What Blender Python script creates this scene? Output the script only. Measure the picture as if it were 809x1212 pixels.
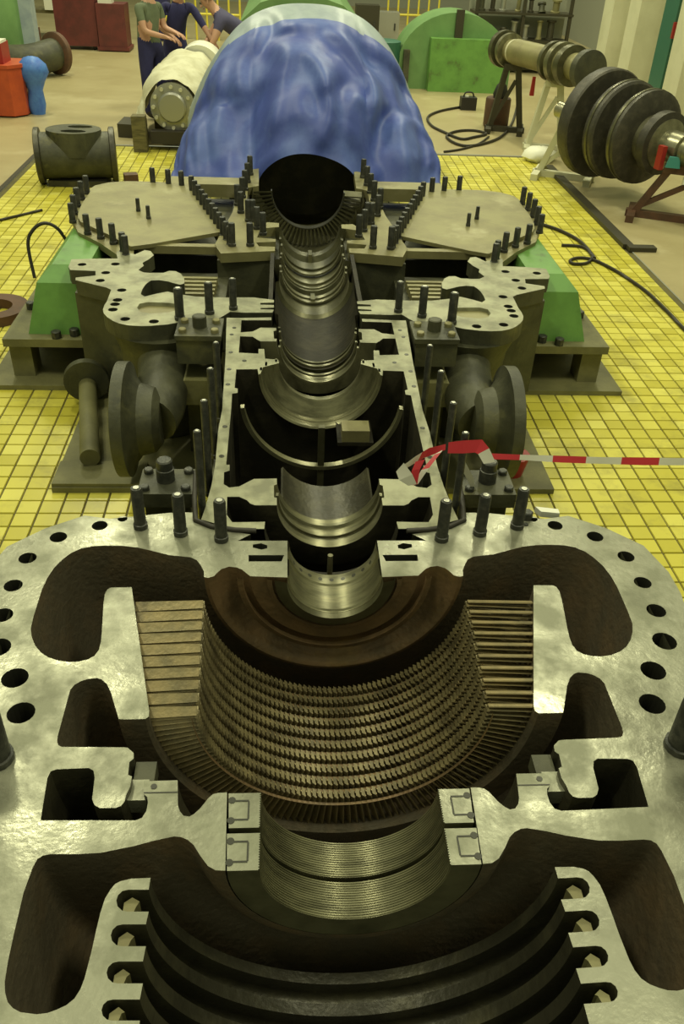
import bpy, math, random
from mathutils import Vector, Matrix, noise
from mathutils.geometry import tessellate_polygon
PI = math.pi
random.seed(7)
for o in list(bpy.data.objects):
    bpy.data.objects.remove(o, do_unlink=True)
SC = bpy.context.scene
COL = SC.collection

# ------------------------------------------------------------------ camera
J = 0.72                                     # height of the machine's horizontal joint above the floor
FPX, PITCH, YAW, ROLL, CX, CZ = 1001.0, 0.61968, 0.07917, 0.04677, -0.1554, 2.5
FV = Vector((math.sin(YAW)*math.cos(PITCH), math.cos(YAW)*math.cos(PITCH), -math.sin(PITCH)))
R0 = Vector((math.cos(YAW), -math.sin(YAW), 0)); U0 = R0.cross(FV)
RV = R0*math.cos(ROLL) + U0*math.sin(ROLL); UV_ = -R0*math.sin(ROLL) + U0*math.cos(ROLL)
ORG = Vector((CX, 0, CZ))
cam_d = bpy.data.cameras.new('camera'); cam = bpy.data.objects.new('camera', cam_d); COL.objects.link(cam)
cam_d.sensor_fit = 'VERTICAL'; cam_d.sensor_height = 36; cam_d.lens = 36*FPX/1212
cam_d.clip_start = 0.02; cam_d.clip_end = 200
cam.matrix_world = Matrix(((RV.x, UV_.x, -FV.x, ORG.x), (RV.y, UV_.y, -FV.y, ORG.y), (RV.z, UV_.z, -FV.z, ORG.z), (0, 0, 0, 1)))
SC.camera = cam

# ------------------------------------------------------------------ light
world = bpy.data.worlds.new('hall_light'); SC.world = world; world.use_nodes = True
bg = world.node_tree.nodes['Background']
bg.inputs[0].default_value = (0.96, 1.0, 0.62, 1); bg.inputs[1].default_value = 0.62
def lamp(x, y, z, w, h, e, col=(1.0, 0.98, 0.66)):
    l = bpy.data.lights.new('high_bay_light', 'AREA'); l.shape = 'RECTANGLE'; l.size = w; l.size_y = h
    l.energy = e; l.color = col
    o = bpy.data.objects.new('high_bay_light', l); COL.objects.link(o); o.location = (x, y, z)
for yy in (1.5, 7.5, 13.5, 19.5):
    for xx in (-3.2, 3.2):
        lamp(xx, yy, 8.0, 0.7, 1.6, 330 if yy < 10 else 560)
SC.view_settings.view_transform = 'Standard'; SC.view_settings.look = 'None'
SC.view_settings.gamma = 1.0; SC.view_settings.use_curve_mapping = False
SC.view_settings.exposure = -0.92

# ------------------------------------------------------------------ pixel helpers (809 x 1212 frame)
def ray(x, y):
    return FV + RV*((x-404.5)/FPX) + UV_*(-(y-606.0)/FPX)
def onz(x, y, z):
    d = ray(x, y); t = (z-ORG.z)/d.z; return ORG + d*t
def aty(x, y, Y):
    d = ray(x, y); t = (Y-ORG.y)/d.y; return ORG + d*t
def JL(pts):                                  # pixels of the left half of the joint -> (radius, y)
    out = []
    for x, y in pts:
        p = onz(x, y, J); out.append((-p.x, p.y))
    return out
def JR(pts):
    out = []
    for x, y in pts:
        p = onz(x, y, J); out.append((p.x, p.y))
    return out

# ------------------------------------------------------------------ materials
MATS = {}
def mat(name, col, rough=0.5, metal=0.0, col2=None, scale=6.0, lo=0.4, hi=0.65, bump=0.0, bscale=60.0, detail=5.0, stretch=(1, 1, 1), col3=None, scale3=1.5, lo3=.55, hi3=.7, rvar=0.0):
    m = bpy.data.materials.new(name); m.use_nodes = True
    nt = m.node_tree; N = nt.nodes; L = nt.links
    b = N['Principled BSDF']; b.inputs['Roughness'].default_value = rough; b.inputs['Metallic'].default_value = metal
    b.inputs['Base Color'].default_value = (*col, 1)
    geo = N.new('ShaderNodeNewGeometry'); mp = N.new('ShaderNodeMapping'); mp.inputs['Scale'].default_value = stretch
    L.new(geo.outputs['Position'], mp.inputs['Vector'])
    def fac(sc, l, h, det):
        n = N.new('ShaderNodeTexNoise'); n.inputs['Scale'].default_value = sc; n.inputs['Detail'].default_value = det; n.inputs['Roughness'].default_value = .62
        L.new(mp.outputs[0], n.inputs['Vector'])
        r = N.new('ShaderNodeMapRange'); r.inputs[1].default_value = l; r.inputs[2].default_value = h
        L.new(n.outputs[0], r.inputs[0]); return r.outputs[0], n.outputs[0]
    cur = None
    if col2:
        f, raw = fac(scale, lo, hi, detail)
        mx = N.new('ShaderNodeMix'); mx.data_type = 'RGBA'; mx.inputs[6].default_value = (*col, 1); mx.inputs[7].default_value = (*col2, 1)
        L.new(f, mx.inputs[0]); cur = mx.outputs[2]
        if rvar:
            mr = N.new('ShaderNodeMapRange'); mr.inputs[3].default_value = rough-rvar; mr.inputs[4].default_value = rough+rvar
            L.new(f, mr.inputs[0]); L.new(mr.outputs[0], b.inputs['Roughness'])
    if col3:
        f, raw = fac(scale3, lo3, hi3, 6)
        mx = N.new('ShaderNodeMix'); mx.data_type = 'RGBA'; mx.inputs[7].default_value = (*col3, 1)
        if cur is None: mx.inputs[6].default_value = (*col, 1)
        else: L.new(cur, mx.inputs[6])
        L.new(f, mx.inputs[0]); cur = mx.outputs[2]
    if cur is not None: L.new(cur, b.inputs['Base Color'])
    if bump:
        n = N.new('ShaderNodeTexNoise'); n.inputs['Scale'].default_value = bscale; n.inputs['Detail'].default_value = 4
        L.new(mp.outputs[0], n.inputs['Vector'])
        bp = N.new('ShaderNodeBump'); bp.inputs['Strength'].default_value = bump; bp.inputs['Distance'].default_value = 0.01
        L.new(n.outputs[0], bp.inputs['Height']); L.new(bp.outputs[0], b.inputs['Normal'])
    MATS[name] = m; return m
M = {}
M['joint'] = mat('ground_joint_steel', (.40, .40, .30), .36, .4, (.22, .225, .155), 5.5, .38, .62, .10, 55, 10, col3=(.11, .11, .07), scale3=4.2, lo3=.52, hi3=.78, rvar=.12)
M['joint_far'] = mat('oiled_joint_steel', (.36, .36, .235), .5, .25, (.19, .19, .12), 7, .4, .65, .1, 40, 7)
M['cast'] = mat('oxidised_cast_steel', (.105, .088, .056), .55, .1, (.16, .115, .062), 5, .45, .7, .5, 45, 6, col3=(.20, .125, .055), scale3=3.0, lo3=.58, hi3=.8)
M['cast_brown'] = mat('rusty_brown_steel', (.21, .135, .065), .48, .25, (.12, .085, .045), 7, .4, .65, .3, 50, 6, col3=(.32, .21, .07), scale3=3, lo3=.57, hi3=.75)
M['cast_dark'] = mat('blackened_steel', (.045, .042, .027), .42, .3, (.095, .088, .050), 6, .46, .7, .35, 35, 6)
M['body'] = mat('grimy_green_grey_casting', (.080, .080, .044), .55, .1, (.040, .041, .025), 5, .4, .65, .3, 30, 6, col3=(.17, .16, .06), scale3=4, lo3=.58, hi3=.8)
M['bore'] = mat('machined_seal_steel', (.25, .24, .14), .33, .6, (.135, .13, .075), 8, .4, .65, .05, 60, 4, stretch=(1, 6, 1))
M['bore_dark'] = mat('dull_machined_steel', (.14, .135, .075), .36, .6, (.085, .082, .045), 7, .4, .65, .08, 60, 4)
M['vane'] = mat('bronzed_vane_steel', (.38, .30, .145), .42, .3, (.25, .21, .11), 14, .4, .65, .15, 80, 4, col3=(.14, .12, .07), scale3=9, lo3=.55, hi3=.75)
M['vane_tip'] = mat('rust_stained_vane_tips', (.235, .195, .095), .45, .35, (.10, .082, .042), 12, .4, .65, .1, 80)
M['stud'] = mat('dark_stud_steel', (.05, .052, .045), .45, .5, (.09, .09, .075), 30, .45, .65, .2, 120)
M['stud_top'] = mat('bright_stud_end', (.5, .5, .42), .4, .5)
M['hole'] = mat('oily_bolt_hole', (.05, .05, .038), .4, .3)
M['plate'] = mat('dusty_steel_plate', (.27, .25, .115), .5, .25, (.20, .18, .085), 4, .4, .65, .1, 40, 6, col3=(.38, .35, .20), scale3=2.2, lo3=.58, hi3=.72)
M['green'] = mat('light_green_paint', (.15, .33, .07), .45, 0, (.115, .26, .055), 5, .42, .65, .05, 40, 6, col3=(.09, .11, .04), scale3=5, lo3=.60, hi3=.75)
M['green2'] = mat('pale_green_paint', (.17, .31, .11), .45, 0, (.135, .26, .09), 3, .4, .65, .05, 40, 5)
M['trough'] = mat('black_trough_steel', (.022, .020, .013), .6, .0, (.050, .045, .027), 5, .45, .7, .3, 30, 6)  # near-black mottled tone for trough and chamber walls
M['tarp'] = mat('blue_tarpaulin', (.055, .088, .35), .52, 0, (.095, .15, .44), 2.5, .42, .62, .35, 7, 6)
M['tarp_grey'] = mat('grey_tarpaulin_band', (.36, .43, .44), .45, 0, (.28, .34, .38), 4, .4, .6, .3, 10)
M['sheet'] = mat('dusty_white_sheet', (.62, .61, .44), .8, 0, (.48, .46, .30), 5, .4, .65, .4, 18)
M['wood'] = mat('dirty_timber', (.16, .14, .06), .75, 0, (.08, .07, .03), 6, .4, .65, .3, 30, stretch=(1, 1, 6))
M['darkwood'] = mat('oily_black_timber', (.035, .03, .02), .7)
M['red'] = mat('orange_red_paint', (.52, .085, .022), .42, 0, (.40, .06, .02), 5, .4, .65)
M['darkred'] = mat('deep_red_paint', (.34, .022, .018), .42)
M['maroon'] = mat('maroon_machine_paint', (.15, .032, .028), .5, 0, (.10, .025, .022), 5)
M['rustframe'] = mat('brown_primer_steel', (.12, .058, .03), .6, .1, (.08, .045, .025), 8)
M['bluecloth'] = mat('bright_blue_plastic', (.08, .22, .60), .5, 0, (.05, .14, .5), 8)
M['trough'].node_tree.nodes['Principled BSDF'].inputs['Specular IOR Level'].default_value = .2
M['rotor'] = mat('dark_bladed_rotor_steel', (.060, .056, .043), .5, .4, (.10, .092, .068), 12, .45, .7, .2, 60)
M['shaft'] = mat('bright_shaft_steel', (.34, .33, .22), .3, .7, (.2, .19, .12), 9)
M['beige'] = mat('beige_painted_concrete', (.42, .36, .19), .38, 0, (.36, .30, .15), 1.2, .4, .65, .05, 20, 6, col3=(.52, .46, .27), scale3=.8, lo3=.55, hi3=.7)
M['slab'] = mat('grimy_foundation_concrete', (.19, .18, .075), .65, 0, (.12, .115, .05), 4, .4, .65, .2, 30, 6)
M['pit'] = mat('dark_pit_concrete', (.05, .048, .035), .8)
M['wall'] = mat('cream_wall_paint', (.62, .61, .42), .6, 0, (.55, .54, .36), 2, .4, .65)
M['wall_back'] = mat('grey_hall_wall', (.30, .31, .24), .7)
M['greencol'] = mat('dark_green_column_paint', (.035, .13, .085), .45)
M['cable'] = mat('black_rubber_cable', (.03, .026, .018), .6)
M['channel'] = mat('dark_steel_channel', (.055, .05, .03), .5, .3)
M['white'] = mat('white_plastic', (.78, .78, .64), .5)
M['tape_red'] = mat('red_barrier_tape', (.62, .035, .05), .4)
M['tape_white'] = mat('white_barrier_tape', (.80, .78, .66), .4)
M['yellow'] = mat('yellow_rail_paint', (.70, .60, .06), .45)
M['skin'] = mat('skin', (.50, .28, .18), .55)
M['navy'] = mat('navy_cloth', (.022, .022, .085), .85, 0, (.03, .03, .11), 9)
M['slate'] = mat('slate_cloth', (.065, .06, .12), .85, 0, (.05, .047, .1), 9)
M['olive'] = mat('grey_green_cloth', (.13, .16, .09), .85, 0, (.10, .125, .07), 9)
M['hair'] = mat('dark_hair', (.03, .022, .016), .6)
M['boot'] = mat('black_leather', (.02, .018, .015), .5)
M['cap_white'] = mat('white_hard_hat', (.8, .8, .75), .35)
M['alu'] = mat('dull_aluminium', (.42, .42, .36), .4, .6)
M['teal'] = mat('teal_cloth', (.05, .25, .22), .8)
M['grout'] = mat('dark_grout', (.13, .11, .03), .8, 0, (.09, .08, .025), 5)
# tiles: one tone per tile plus grime
def tile_mat():
    m = bpy.data.materials.new('yellow_floor_tile'); m.use_nodes = True; nt = m.node_tree; N = nt.nodes; L = nt.links
    b = N['Principled BSDF']; b.inputs['Roughness'].default_value = .34
    geo = N.new('ShaderNodeNewGeometry'); sn = N.new('ShaderNodeVectorMath'); sn.operation = 'SNAP'
    off = N.new('ShaderNodeVectorMath'); off.operation = 'ADD'; off.inputs[1].default_value = (1.065+110*.1095, -3.70+110*.1095, 5)
    L.new(geo.outputs['Position'], off.inputs[0]); L.new(off.outputs[0], sn.inputs[0]); sn.inputs[1].default_value = (.1095, .1095, 10)
    wn = N.new('ShaderNodeTexWhiteNoise'); L.new(sn.outputs[0], wn.inputs['Vector'])
    cr = N.new('ShaderNodeValToRGB'); L.new(wn.outputs['Value'], cr.inputs[0])
    cr.color_ramp.elements[0].color = (.54, .48, .05, 1); cr.color_ramp.elements[1].color = (.74, .68, .13, 1)
    e = cr.color_ramp.elements.new(.5); e.color = (.65, .585, .075, 1)
    n = N.new('ShaderNodeTexNoise'); n.inputs['Scale'].default_value = 2.6; n.inputs['Detail'].default_value = 8; n.inputs['Roughness'].default_value = .68
    L.new(geo.outputs['Position'], n.inputs['Vector'])
    r = N.new('ShaderNodeMapRange'); r.inputs[1].default_value = .50; r.inputs[2].default_value = .74; r.inputs[4].default_value = .8
    L.new(n.outputs[0], r.inputs[0])
    mx = N.new('ShaderNodeMix'); mx.data_type = 'RGBA'; L.new(r.outputs[0], mx.inputs[0]); L.new(cr.outputs[0], mx.inputs[6]); mx.inputs[7].default_value = (.24, .21, .05, 1)
    L.new(mx.outputs[2], b.inputs['Base Color'])
    return m
M['tile'] = tile_mat()

# ------------------------------------------------------------------ mesh helpers
class MB:
    def __init__(s): s.v = []; s.f = []; s.mi = []
    def add(s, v, f, mi=0):
        n = len(s.v); s.v += [tuple(p) for p in v]; s.f += [tuple(i+n for i in q) for q in f]; s.mi += [mi]*len(f); return s
    def box(s, c, d, rz=0.0, taper=1.0, mi=0, rx=0.0):
        hx, hy, hz = d[0]/2, d[1]/2, d[2]/2
        v = []
        for z, t in ((-hz, 1), (hz, taper)):
            for x, y in ((-hx, -hy), (hx, -hy), (hx, hy), (-hx, hy)): v.append(Vector((x*t, y*t, z)))
        m = Matrix.Rotation(rz, 3, 'Z') @ Matrix.Rotation(rx, 3, 'X')
        v = [m @ p + Vector(c) for p in v]
        return s.add(v, [(3, 2, 1, 0), (4, 5, 6, 7), (0, 1, 5, 4), (1, 2, 6, 5), (2, 3, 7, 6), (3, 0, 4, 7)], mi)
    def bar(s, a, b, w, h, mi=0):
        a = Vector(a); b = Vector(b); d = (b-a).normalized()
        up = Vector((0, 0, 1)) if abs(d.z) < .95 else Vector((0, 1, 0))
        r = d.cross(up).normalized(); u = r.cross(d)
        v = [p + r*x*w/2 + u*z*h/2 for p in (a, b) for x, z in ((-1, -1), (1, -1), (1, 1), (-1, 1))]
        return s.add(v, [(0, 1, 2, 3), (7, 6, 5, 4), (0, 4, 5, 1), (1, 5, 6, 2), (2, 6, 7, 3), (3, 7, 4, 0)], mi)
    def lathe(s, prof, a, b, n=24, mi=0):          # prof: (t along a->b in metres, radius)
        a = Vector(a); b = Vector(b); d = (b-a).normalized()
        up = Vector((0, 0, 1)) if abs(d.z) < .95 else Vector((0, 1, 0))
        r = d.cross(up).normalized(); u = r.cross(d); v = []; f = []
        for t, rr in prof:
            for k in range(n):
                an = 2*PI*k/n; v.append(a + d*t + (r*math.cos(an)+u*math.sin(an))*max(rr, 1e-4))
        for i in range(len(prof)-1):
            for k in range(n):
                k2 = (k+1) % n; f.append((i*n+k, i*n+k2, (i+1)*n+k2, (i+1)*n+k))
        f.append(tuple(range(n-1, -1, -1))); f.append(tuple((len(prof)-1)*n+k for k in range(n)))
        return s.add(v, f, mi)
    def cyl(s, a, b, r, n=16, r2=None, mi=0):
        l = (Vector(b)-Vector(a)).length
        return s.lathe([(0, r), (l, r if r2 is None else r2)], a, b, n, mi)
    def tube(s, pts, r, n=8, mi=0, closed=False):
        pts = [Vector(p) for p in pts]; v = []; f = []; K = len(pts)
        prev = None
        for i, p in enumerate(pts):
            q = pts[min(i+1, K-1)] - pts[max(i-1, 0)]
            q.normalize()
            up = Vector((0, 0, 1)) if abs(q.z) < .9 else Vector((0, 1, 0))
            rr = q.cross(up).normalized(); u = rr.cross(q)
            if prev and rr.dot(prev) < 0: rr = -rr; u = -u
            prev = rr
            for k in range(n): v.append(p + (rr*math.cos(2*PI*k/n)+u*math.sin(2*PI*k/n))*r)
        for i in range(K-1):
            for k in range(n): f.append((i*n+k, i*n+(k+1) % n, (i+1)*n+(k+1) % n, (i+1)*n+k))
        f.append(tuple(range(n))); f.append(tuple((K-1)*n+k for k in range(n-1, -1, -1)))
        return s.add(v, f, mi)
    def rev(s, prof, n=56, a0=PI, a1=2*PI, mi=0, closed=False, caps=False, zc=None, sz=1.0):
        # prof: (r, y) revolved about the machine axis through the lower half
        zc = J if zc is None else zc; P = len(prof); v = []; f = []
        for i in range(n+1):
            a = a0 + (a1-a0)*i/n
            for r, y in prof: v.append((r*math.cos(a), y, zc + sz*r*math.sin(a)))
        E = P if closed else P-1
        for i in range(n):
            for j in range(E):
                j2 = (j+1) % P; f.append((i*P+j, i*P+j2, (i+1)*P+j2, (i+1)*P+j))
        if caps:
            f.append(tuple(range(P))); f.append(tuple(n*P+j for j in range(P-1, -1, -1)))
        return s.add(v, f, mi)
    def poly(s, outer, holes=(), z=0.0, mi=0):     # flat face with holes, (x, y) contours
        allp = [Vector((x, y, 0)) for x, y in outer]; lists = [[Vector((x, y, 0)) for x, y in outer]]
        for h in holes:
            lists.append([Vector((x, y, 0)) for x, y in h]); allp += lists[-1]
        tris = tessellate_polygon(lists)
        return s.add([(p.x, p.y, z) for p in allp], [tuple(t) for t in tris], mi)
    def wall(s, cont, z0, z1, closed=True, mi=0):
        K = len(cont); v = [(x, y, z0) for x, y in cont] + [(x, y, z1) for x, y in cont]
        f = [(i, (i+1) % K, K+(i+1) % K, K+i) for i in range(K if closed else K-1)]
        return s.add(v, f, mi)
    def prism(s, cont, z0, z1, mi=0, holes=()):
        s.poly(cont, holes, z1, mi); s.poly(cont, holes, z0, mi); s.wall(cont, z0, z1, True, mi)
        for h in holes: s.wall(h, z0, z1, True, mi)
        return s
    def mirror(s):
        m = MB(); m.v = [(-x, y, z) for x, y, z in s.v]; m.f = [tuple(reversed(q)) for q in s.f]; m.mi = list(s.mi); return m
    def build(s, name, mats, parent=None, smooth=None, kind=None):
        me = bpy.data.meshes.new(name); me.from_pydata(s.v, [], s.f)
        for m_ in (mats if isinstance(mats, (list, tuple)) else [mats]): me.materials.append(m_)
        for p, i in zip(me.polygons, s.mi): p.material_index = i
        me.validate(); me.update()
        if smooth is not None:
            me.shade_smooth(); me.set_sharp_from_angle(angle=math.radians(smooth))
        o = bpy.data.objects.new(name, me); COL.objects.link(o)
        if parent is not None: attach(o, parent)
        if kind: o['kind'] = kind
        return o
def attach(o, parent):
    o.parent = parent
    if parent.type == 'EMPTY': o.matrix_parent_inverse = Matrix.Translation(-parent.location)   # meshes already sit in world coordinates
def thing(name, label, cat, loc=(0, 0, 0), group=None):
    o = bpy.data.objects.new(name, None); COL.objects.link(o); o.location = loc; o.empty_display_size = .1
    o['label'] = label; o['category'] = cat
    if group: o['group'] = group
    return o
def tag(o, label, cat, group=None):
    o['label'] = label; o['category'] = cat
    if group: o['group'] = group
    return o
def struct(o): o['kind'] = 'structure'; return o
def X(pts): return [(-r, y) for r, y in pts]       # left half from (radius, y)
def circ(x, y, rx, n=16, ry=None):
    ry = rx if ry is None else ry
    return [(x+rx*math.cos(2*PI*k/n), y+ry*math.sin(2*PI*k/n)) for k in range(n)]
def smooth_path(pts, n=6):
    P = [Vector(p) for p in pts]; out = []
    for i in range(len(P)-1):
        p0 = P[max(i-1, 0)]; p1 = P[i]; p2 = P[i+1]; p3 = P[min(i+2, len(P)-1)]
        for k in range(n):
            u = k/n; out.append(.5*((2*p1)+(p2-p0)*u+(2*p0-5*p1+4*p2-p3)*u*u+(3*p1-p0-3*p2+p3)*u**3))
    return out+[P[-1]]
def stud_at(parent, x, y, z0, z1, r, top=True, name='stud'):
    b = MB().lathe([(0, r*1.18), (.018, r*1.18), (.02, r), (z1-z0-.008, r), (z1-z0, r*.86)], (x, y, z0), (x, y, z1), 14)
    o = b.build(name, M['stud'], parent, 35)
    if top:
        MB().cyl((x, y, z1-.001), (x, y, z1+.003), r*.5, 10).build('stud_end', M['stud_top'], o)
    return o
def bolt_at(parent, x, y, z, r, h, name='bolt', m='stud', n=6):
    b = MB().lathe([(0, r), (h-.004, r), (h, r*.82)], (x, y, z), (x, y, z+h), n)
    return b.build(name, M[m], parent, 30)

# ------------------------------------------------------------------ the setting: floor with its pit, tiles, foundations, walls
TX0, TX1, TY1, TS = -3.1, 3.05, 11.35, .1095
PIT = (-1.08, 1.08, 0.2, 2.62)
fl = MB()
for (x0, x1, y0, y1) in ((-16, TX0, -3, 40), (TX1, 16, -3, 40), (TX0, TX1, TY1, 40)):
    fl.add([(x0, y0, 0), (x1, y0, 0), (x1, y1, 0), (x0, y1, 0)], [(0, 1, 2, 3)], 0)
for (x0, x1, y0, y1) in ((TX0, PIT[0], -3, TY1), (PIT[1], TX1, -3, TY1), (PIT[0], PIT[1], -3, PIT[2]), (PIT[0], PIT[1], PIT[3], TY1)):
    fl.add([(x0, y0, -.008), (x1, y0, -.008), (x1, y1, -.008), (x0, y1, -.008)], [(0, 1, 2, 3)], 1)
x0, x1, y0, y1 = PIT
fl.wall([(x0, y0), (x1, y0), (x1, y1), (x0, y1)], -1.5, -.008, True, 2)
fl.add([(x0, y0, -1.5), (x1, y0, -1.5), (x1, y1, -1.5), (x0, y1, -1.5)], [(0, 1, 2, 3)], 2)
floor = struct(fl.build('floor', [M['beige'], M['grout'], M['pit']]))
tiles = []
ix0 = math.ceil((TX0+1.065)/TS); ix1 = math.floor((TX1+1.065)/TS)
iy0 = math.ceil((0.3-3.70)/TS); iy1 = math.floor((TY1-3.70)/TS)
def project(p):
    d = Vector(p)-ORG; z = d.dot(FV); return 404.5+FPX*d.dot(RV)/z, 606-FPX*d.dot(UV_)/z
slabs = [(-2.0, 2.0, 4.79, 8.1), (-1.36, 1.26, 3.66, 4.79)]
for i in range(ix0, ix1):
    for j in range(iy0, iy1):
        cx, cy = -1.065+(i+.5)*TS, 3.70+(j+.5)*TS
        if PIT[0]-TS*.5 < cx < PIT[1]+TS*.5 and cy < PIT[3]+TS*.5: continue
        if any(a+.06 < cx < b-.06 and c+.06 < cy < d-.06 for a, b, c, d in slabs): continue
        px, py = project((cx, cy, 0))
        near = 0
        if -8 < px < 817 and 430 < py < 690:
            # hidden behind the front flange or the machine?
            w = onz(px, py, J)
            if abs(w.x) > 1.13 or w.y > 2.46:
                if abs(cx) > 1.3: near = py
        tiles.append((near, cx, cy))
tiles.sort(reverse=True)
hs = TS/2-.0042
tv = [(-hs, -hs, -.007), (hs, -hs, -.007), (hs, hs, -.007), (-hs, hs, -.007), (-hs+.002, -hs+.002, 0), (hs-.002, -hs+.002, 0), (hs-.002, hs-.002, 0), (-hs+.002, hs-.002, 0)]
tf = [(4, 5, 6, 7), (0, 1, 5, 4), (1, 2, 6, 5), (2, 3, 7, 6), (3, 0, 4, 7)]
tme = bpy.data.meshes.new('floor_tile'); tme.from_pydata(tv, [], tf); tme.materials.append(M['tile'])
for nr, cx, cy in tiles[:300]:
    o = bpy.data.objects.new('floor_tile', tme); COL.objects.link(o); o.parent = floor; o.location = (cx, cy, random.uniform(-.0008, .0008))
rest = MB()
for nr, cx, cy in tiles[300:]:
    dz = random.uniform(-.0008, .0008)
    rest.add([(x+cx, y+cy, z+dz) for x, y, z in tv], tf)
rest.build('floor_tiles', M['tile'], floor, kind='stuff')
for k, (a, b, c, d) in enumerate(slabs):
    m = MB().prism([(a, c), (b, c), (b, d), (a, d)], -.008, .03)
    struct(m.build('trim_%d' % (k+1), M['slab']))
# black strip along the tile edge at left
o = MB().box((TX0-.02, 6.8, .002), (.05, 9.1, .006)).build('trim_3', M['channel']); struct(o)

wr = MB()
wr.box((7.2, 14, 3), (.3, 26, 6)); struct(wr.build('wall_right', M['wall_back']))
struct(MB().box((0, 31, 3), (34, .3, 6)).build('wall_back', M['wall_back']))
struct(MB().box((-12, 14, 3), (.3, 34, 6)).build('wall_left', M['wall_back']))

# ------------------------------------------------------------------ FRONT CASING
A_px = [(340, 640), (340, 683.4), (296, 682), (291, 678), (286, 674), (280, 671.6), (271, 670.6), (262, 673.5), (256.7, 678), (253, 682), (246, 684), (241.5, 683), (241, 676), (238, 670), (233, 663), (225, 659.5),
        (200, 657), (180, 652), (163, 648), (145, 646), (126, 645.7), (110, 646.5), (96.4, 649), (84, 654.5), (74, 662), (64, 672), (55.6, 684.6), (49.5, 698), (44.5, 714), (39.5, 730), (36.3, 744), (37.5, 754), (41.5, 764), (48, 772), (57, 778), (69, 782), (81.6, 783.6), (93, 783), (103.8, 780.5), (112, 776), (117, 769), (119.5, 759), (120.5, 747.6), (122.4, 714), (124, 703), (127, 697.6), (131, 695.5), (155.7, 695)]
A_px2 = [(176.5, 842), (176, 848), (172, 851), (147, 851.5), (140.4, 851), (134.5, 831), (131, 819), (126, 809), (120, 804), (114.7, 802.5), (104, 803.5), (96, 806), (88, 810.5), (83, 816.5), (68, 872), (67.5, 878), (69, 882), (73, 884), (145.6, 884.5),
         (151, 885), (158, 891), (158, 898), (153, 902), (151.5, 917), (156, 919), (154, 931), (149.5, 940), (147, 949), (143, 954), (137, 956), (118, 956.5), (112, 953), (109, 946), (112, 920), (110.5, 912), (105, 909), (67, 910.5), (60, 913), (56, 921), (48, 971),
         (160, 971), (168, 968), (173, 960), (175, 950), (174, 943), (170, 940), (170, 924.5), (210, 923.5), (210.5, 953), (212.5, 960), (217, 965.5), (224, 966.5), (230, 963), (237, 956.5), (247, 944), (252, 940), (258, 938.4), (268.5, 938)]
A_px3 = [(266.5, 1030.5), (255, 1030), (246, 1025), (237, 1013), (229, 1000), (222, 994), (214, 990.6), (205.7, 990), (182, 995), (158, 1001.5), (118.7, 1009.4), (90, 1011), (60, 1011), (51, 1012.5), (44, 1017), (39, 1026), (27.7, 1057), (15.8, 1108), (9, 1140), (5.5, 1162), (6, 1175), (9, 1186), (15, 1193), (24, 1198), (43.5, 1200.5), (56, 1199), (67, 1195), (78, 1190), (88, 1182), (95, 1171), (100, 1158), (108.8, 1124), (113.5, 1102), (118.7, 1080.6), (124, 1064), (130.5, 1053), (136, 1046.5), (142.4, 1043), (155, 1040), (178, 1039)]
def slot(ye0, ye1, xd, x_edge):
    h = ye1-ye0
    return [(x_edge, ye0), (xd+h*.55, ye0), (xd+h*.28, ye0+h*.06), (xd+h*.08, ye0+h*.25), (xd, ye0+h*.5), (xd+h*.06, ye0+h*.76), (xd+h*.26, ye0+h*.95), (xd+h*.5, ye1), (x_edge, ye1)]
def xe(y): return 178 - (y-1039)*13/161.0
A_px4 = []
for (s0, s1, xd) in ((1053, 1079, 137.5), (1094, 1120, 131), (1138, 1164, 126), (1183, 1208, 120)):
    A_px4 += slot(s0, s1, xd, xe((s0+s1)/2))
inner = JL(A_px) ; inner2 = JL(A_px2); inner3 = JL(A_px3); inner4 = JL(A_px4)
r_e = inner4[-1][0]
# the vane carrier edge between inner and inner2 is straight; the seal seat between inner2 and inner3 is a notch
inner5 = [(r_e, .73), (.47, .70), (.47, .66), (r_e, .63), (r_e, .40)]
bowl = inner + inner2 + inner3 + inner4 + inner5
outer_back = JL([(231, 618), (228, 606.5), (200, 607), (156, 611.5), (130, 614)]) + JR([(672, 610.4), (716.6, 625), (761, 645.7), (790.8, 677), (805.6, 703)])
back_joint = JL([(296.5, 632.5), (262, 627.5), (240, 622.5)])
outer_pts = back_joint + outer_back + [(1.118, 1.97), (1.125, 1.85), (1.11, 1.7), (1.06, 1.55), (1.03, 1.42), (1.03, .40)]
contour = [(r_e, .40)] + list(reversed(bowl[:-1])) + [(inner[0][0]+.17, inner[0][1]+.0)] + outer_pts
holes_px_L = [(145, 614, .017), (118, 622, .027), (69, 635.7, .029), (32.6, 660.5, .029), (15.6, 693, .029), (3, 728, .031)]
holes_px_R = [(786, 758.8, .037), (772.6, 793.6, .037), (771.5, 833, .037)]
hole_c = [(JL([(x, y)])[0], r) for x, y, r in holes_px_L] + [(JR([(x, y)])[0], r) for x, y, r in holes_px_R]
gl_slots = [JL([(294, 657), (336, 657), (333, 664.5), (294, 664.5)]), JL([(299, 644.5), (309, 643), (316, 645.5), (316, 649), (309, 650.5), (299, 648)])]

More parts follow.
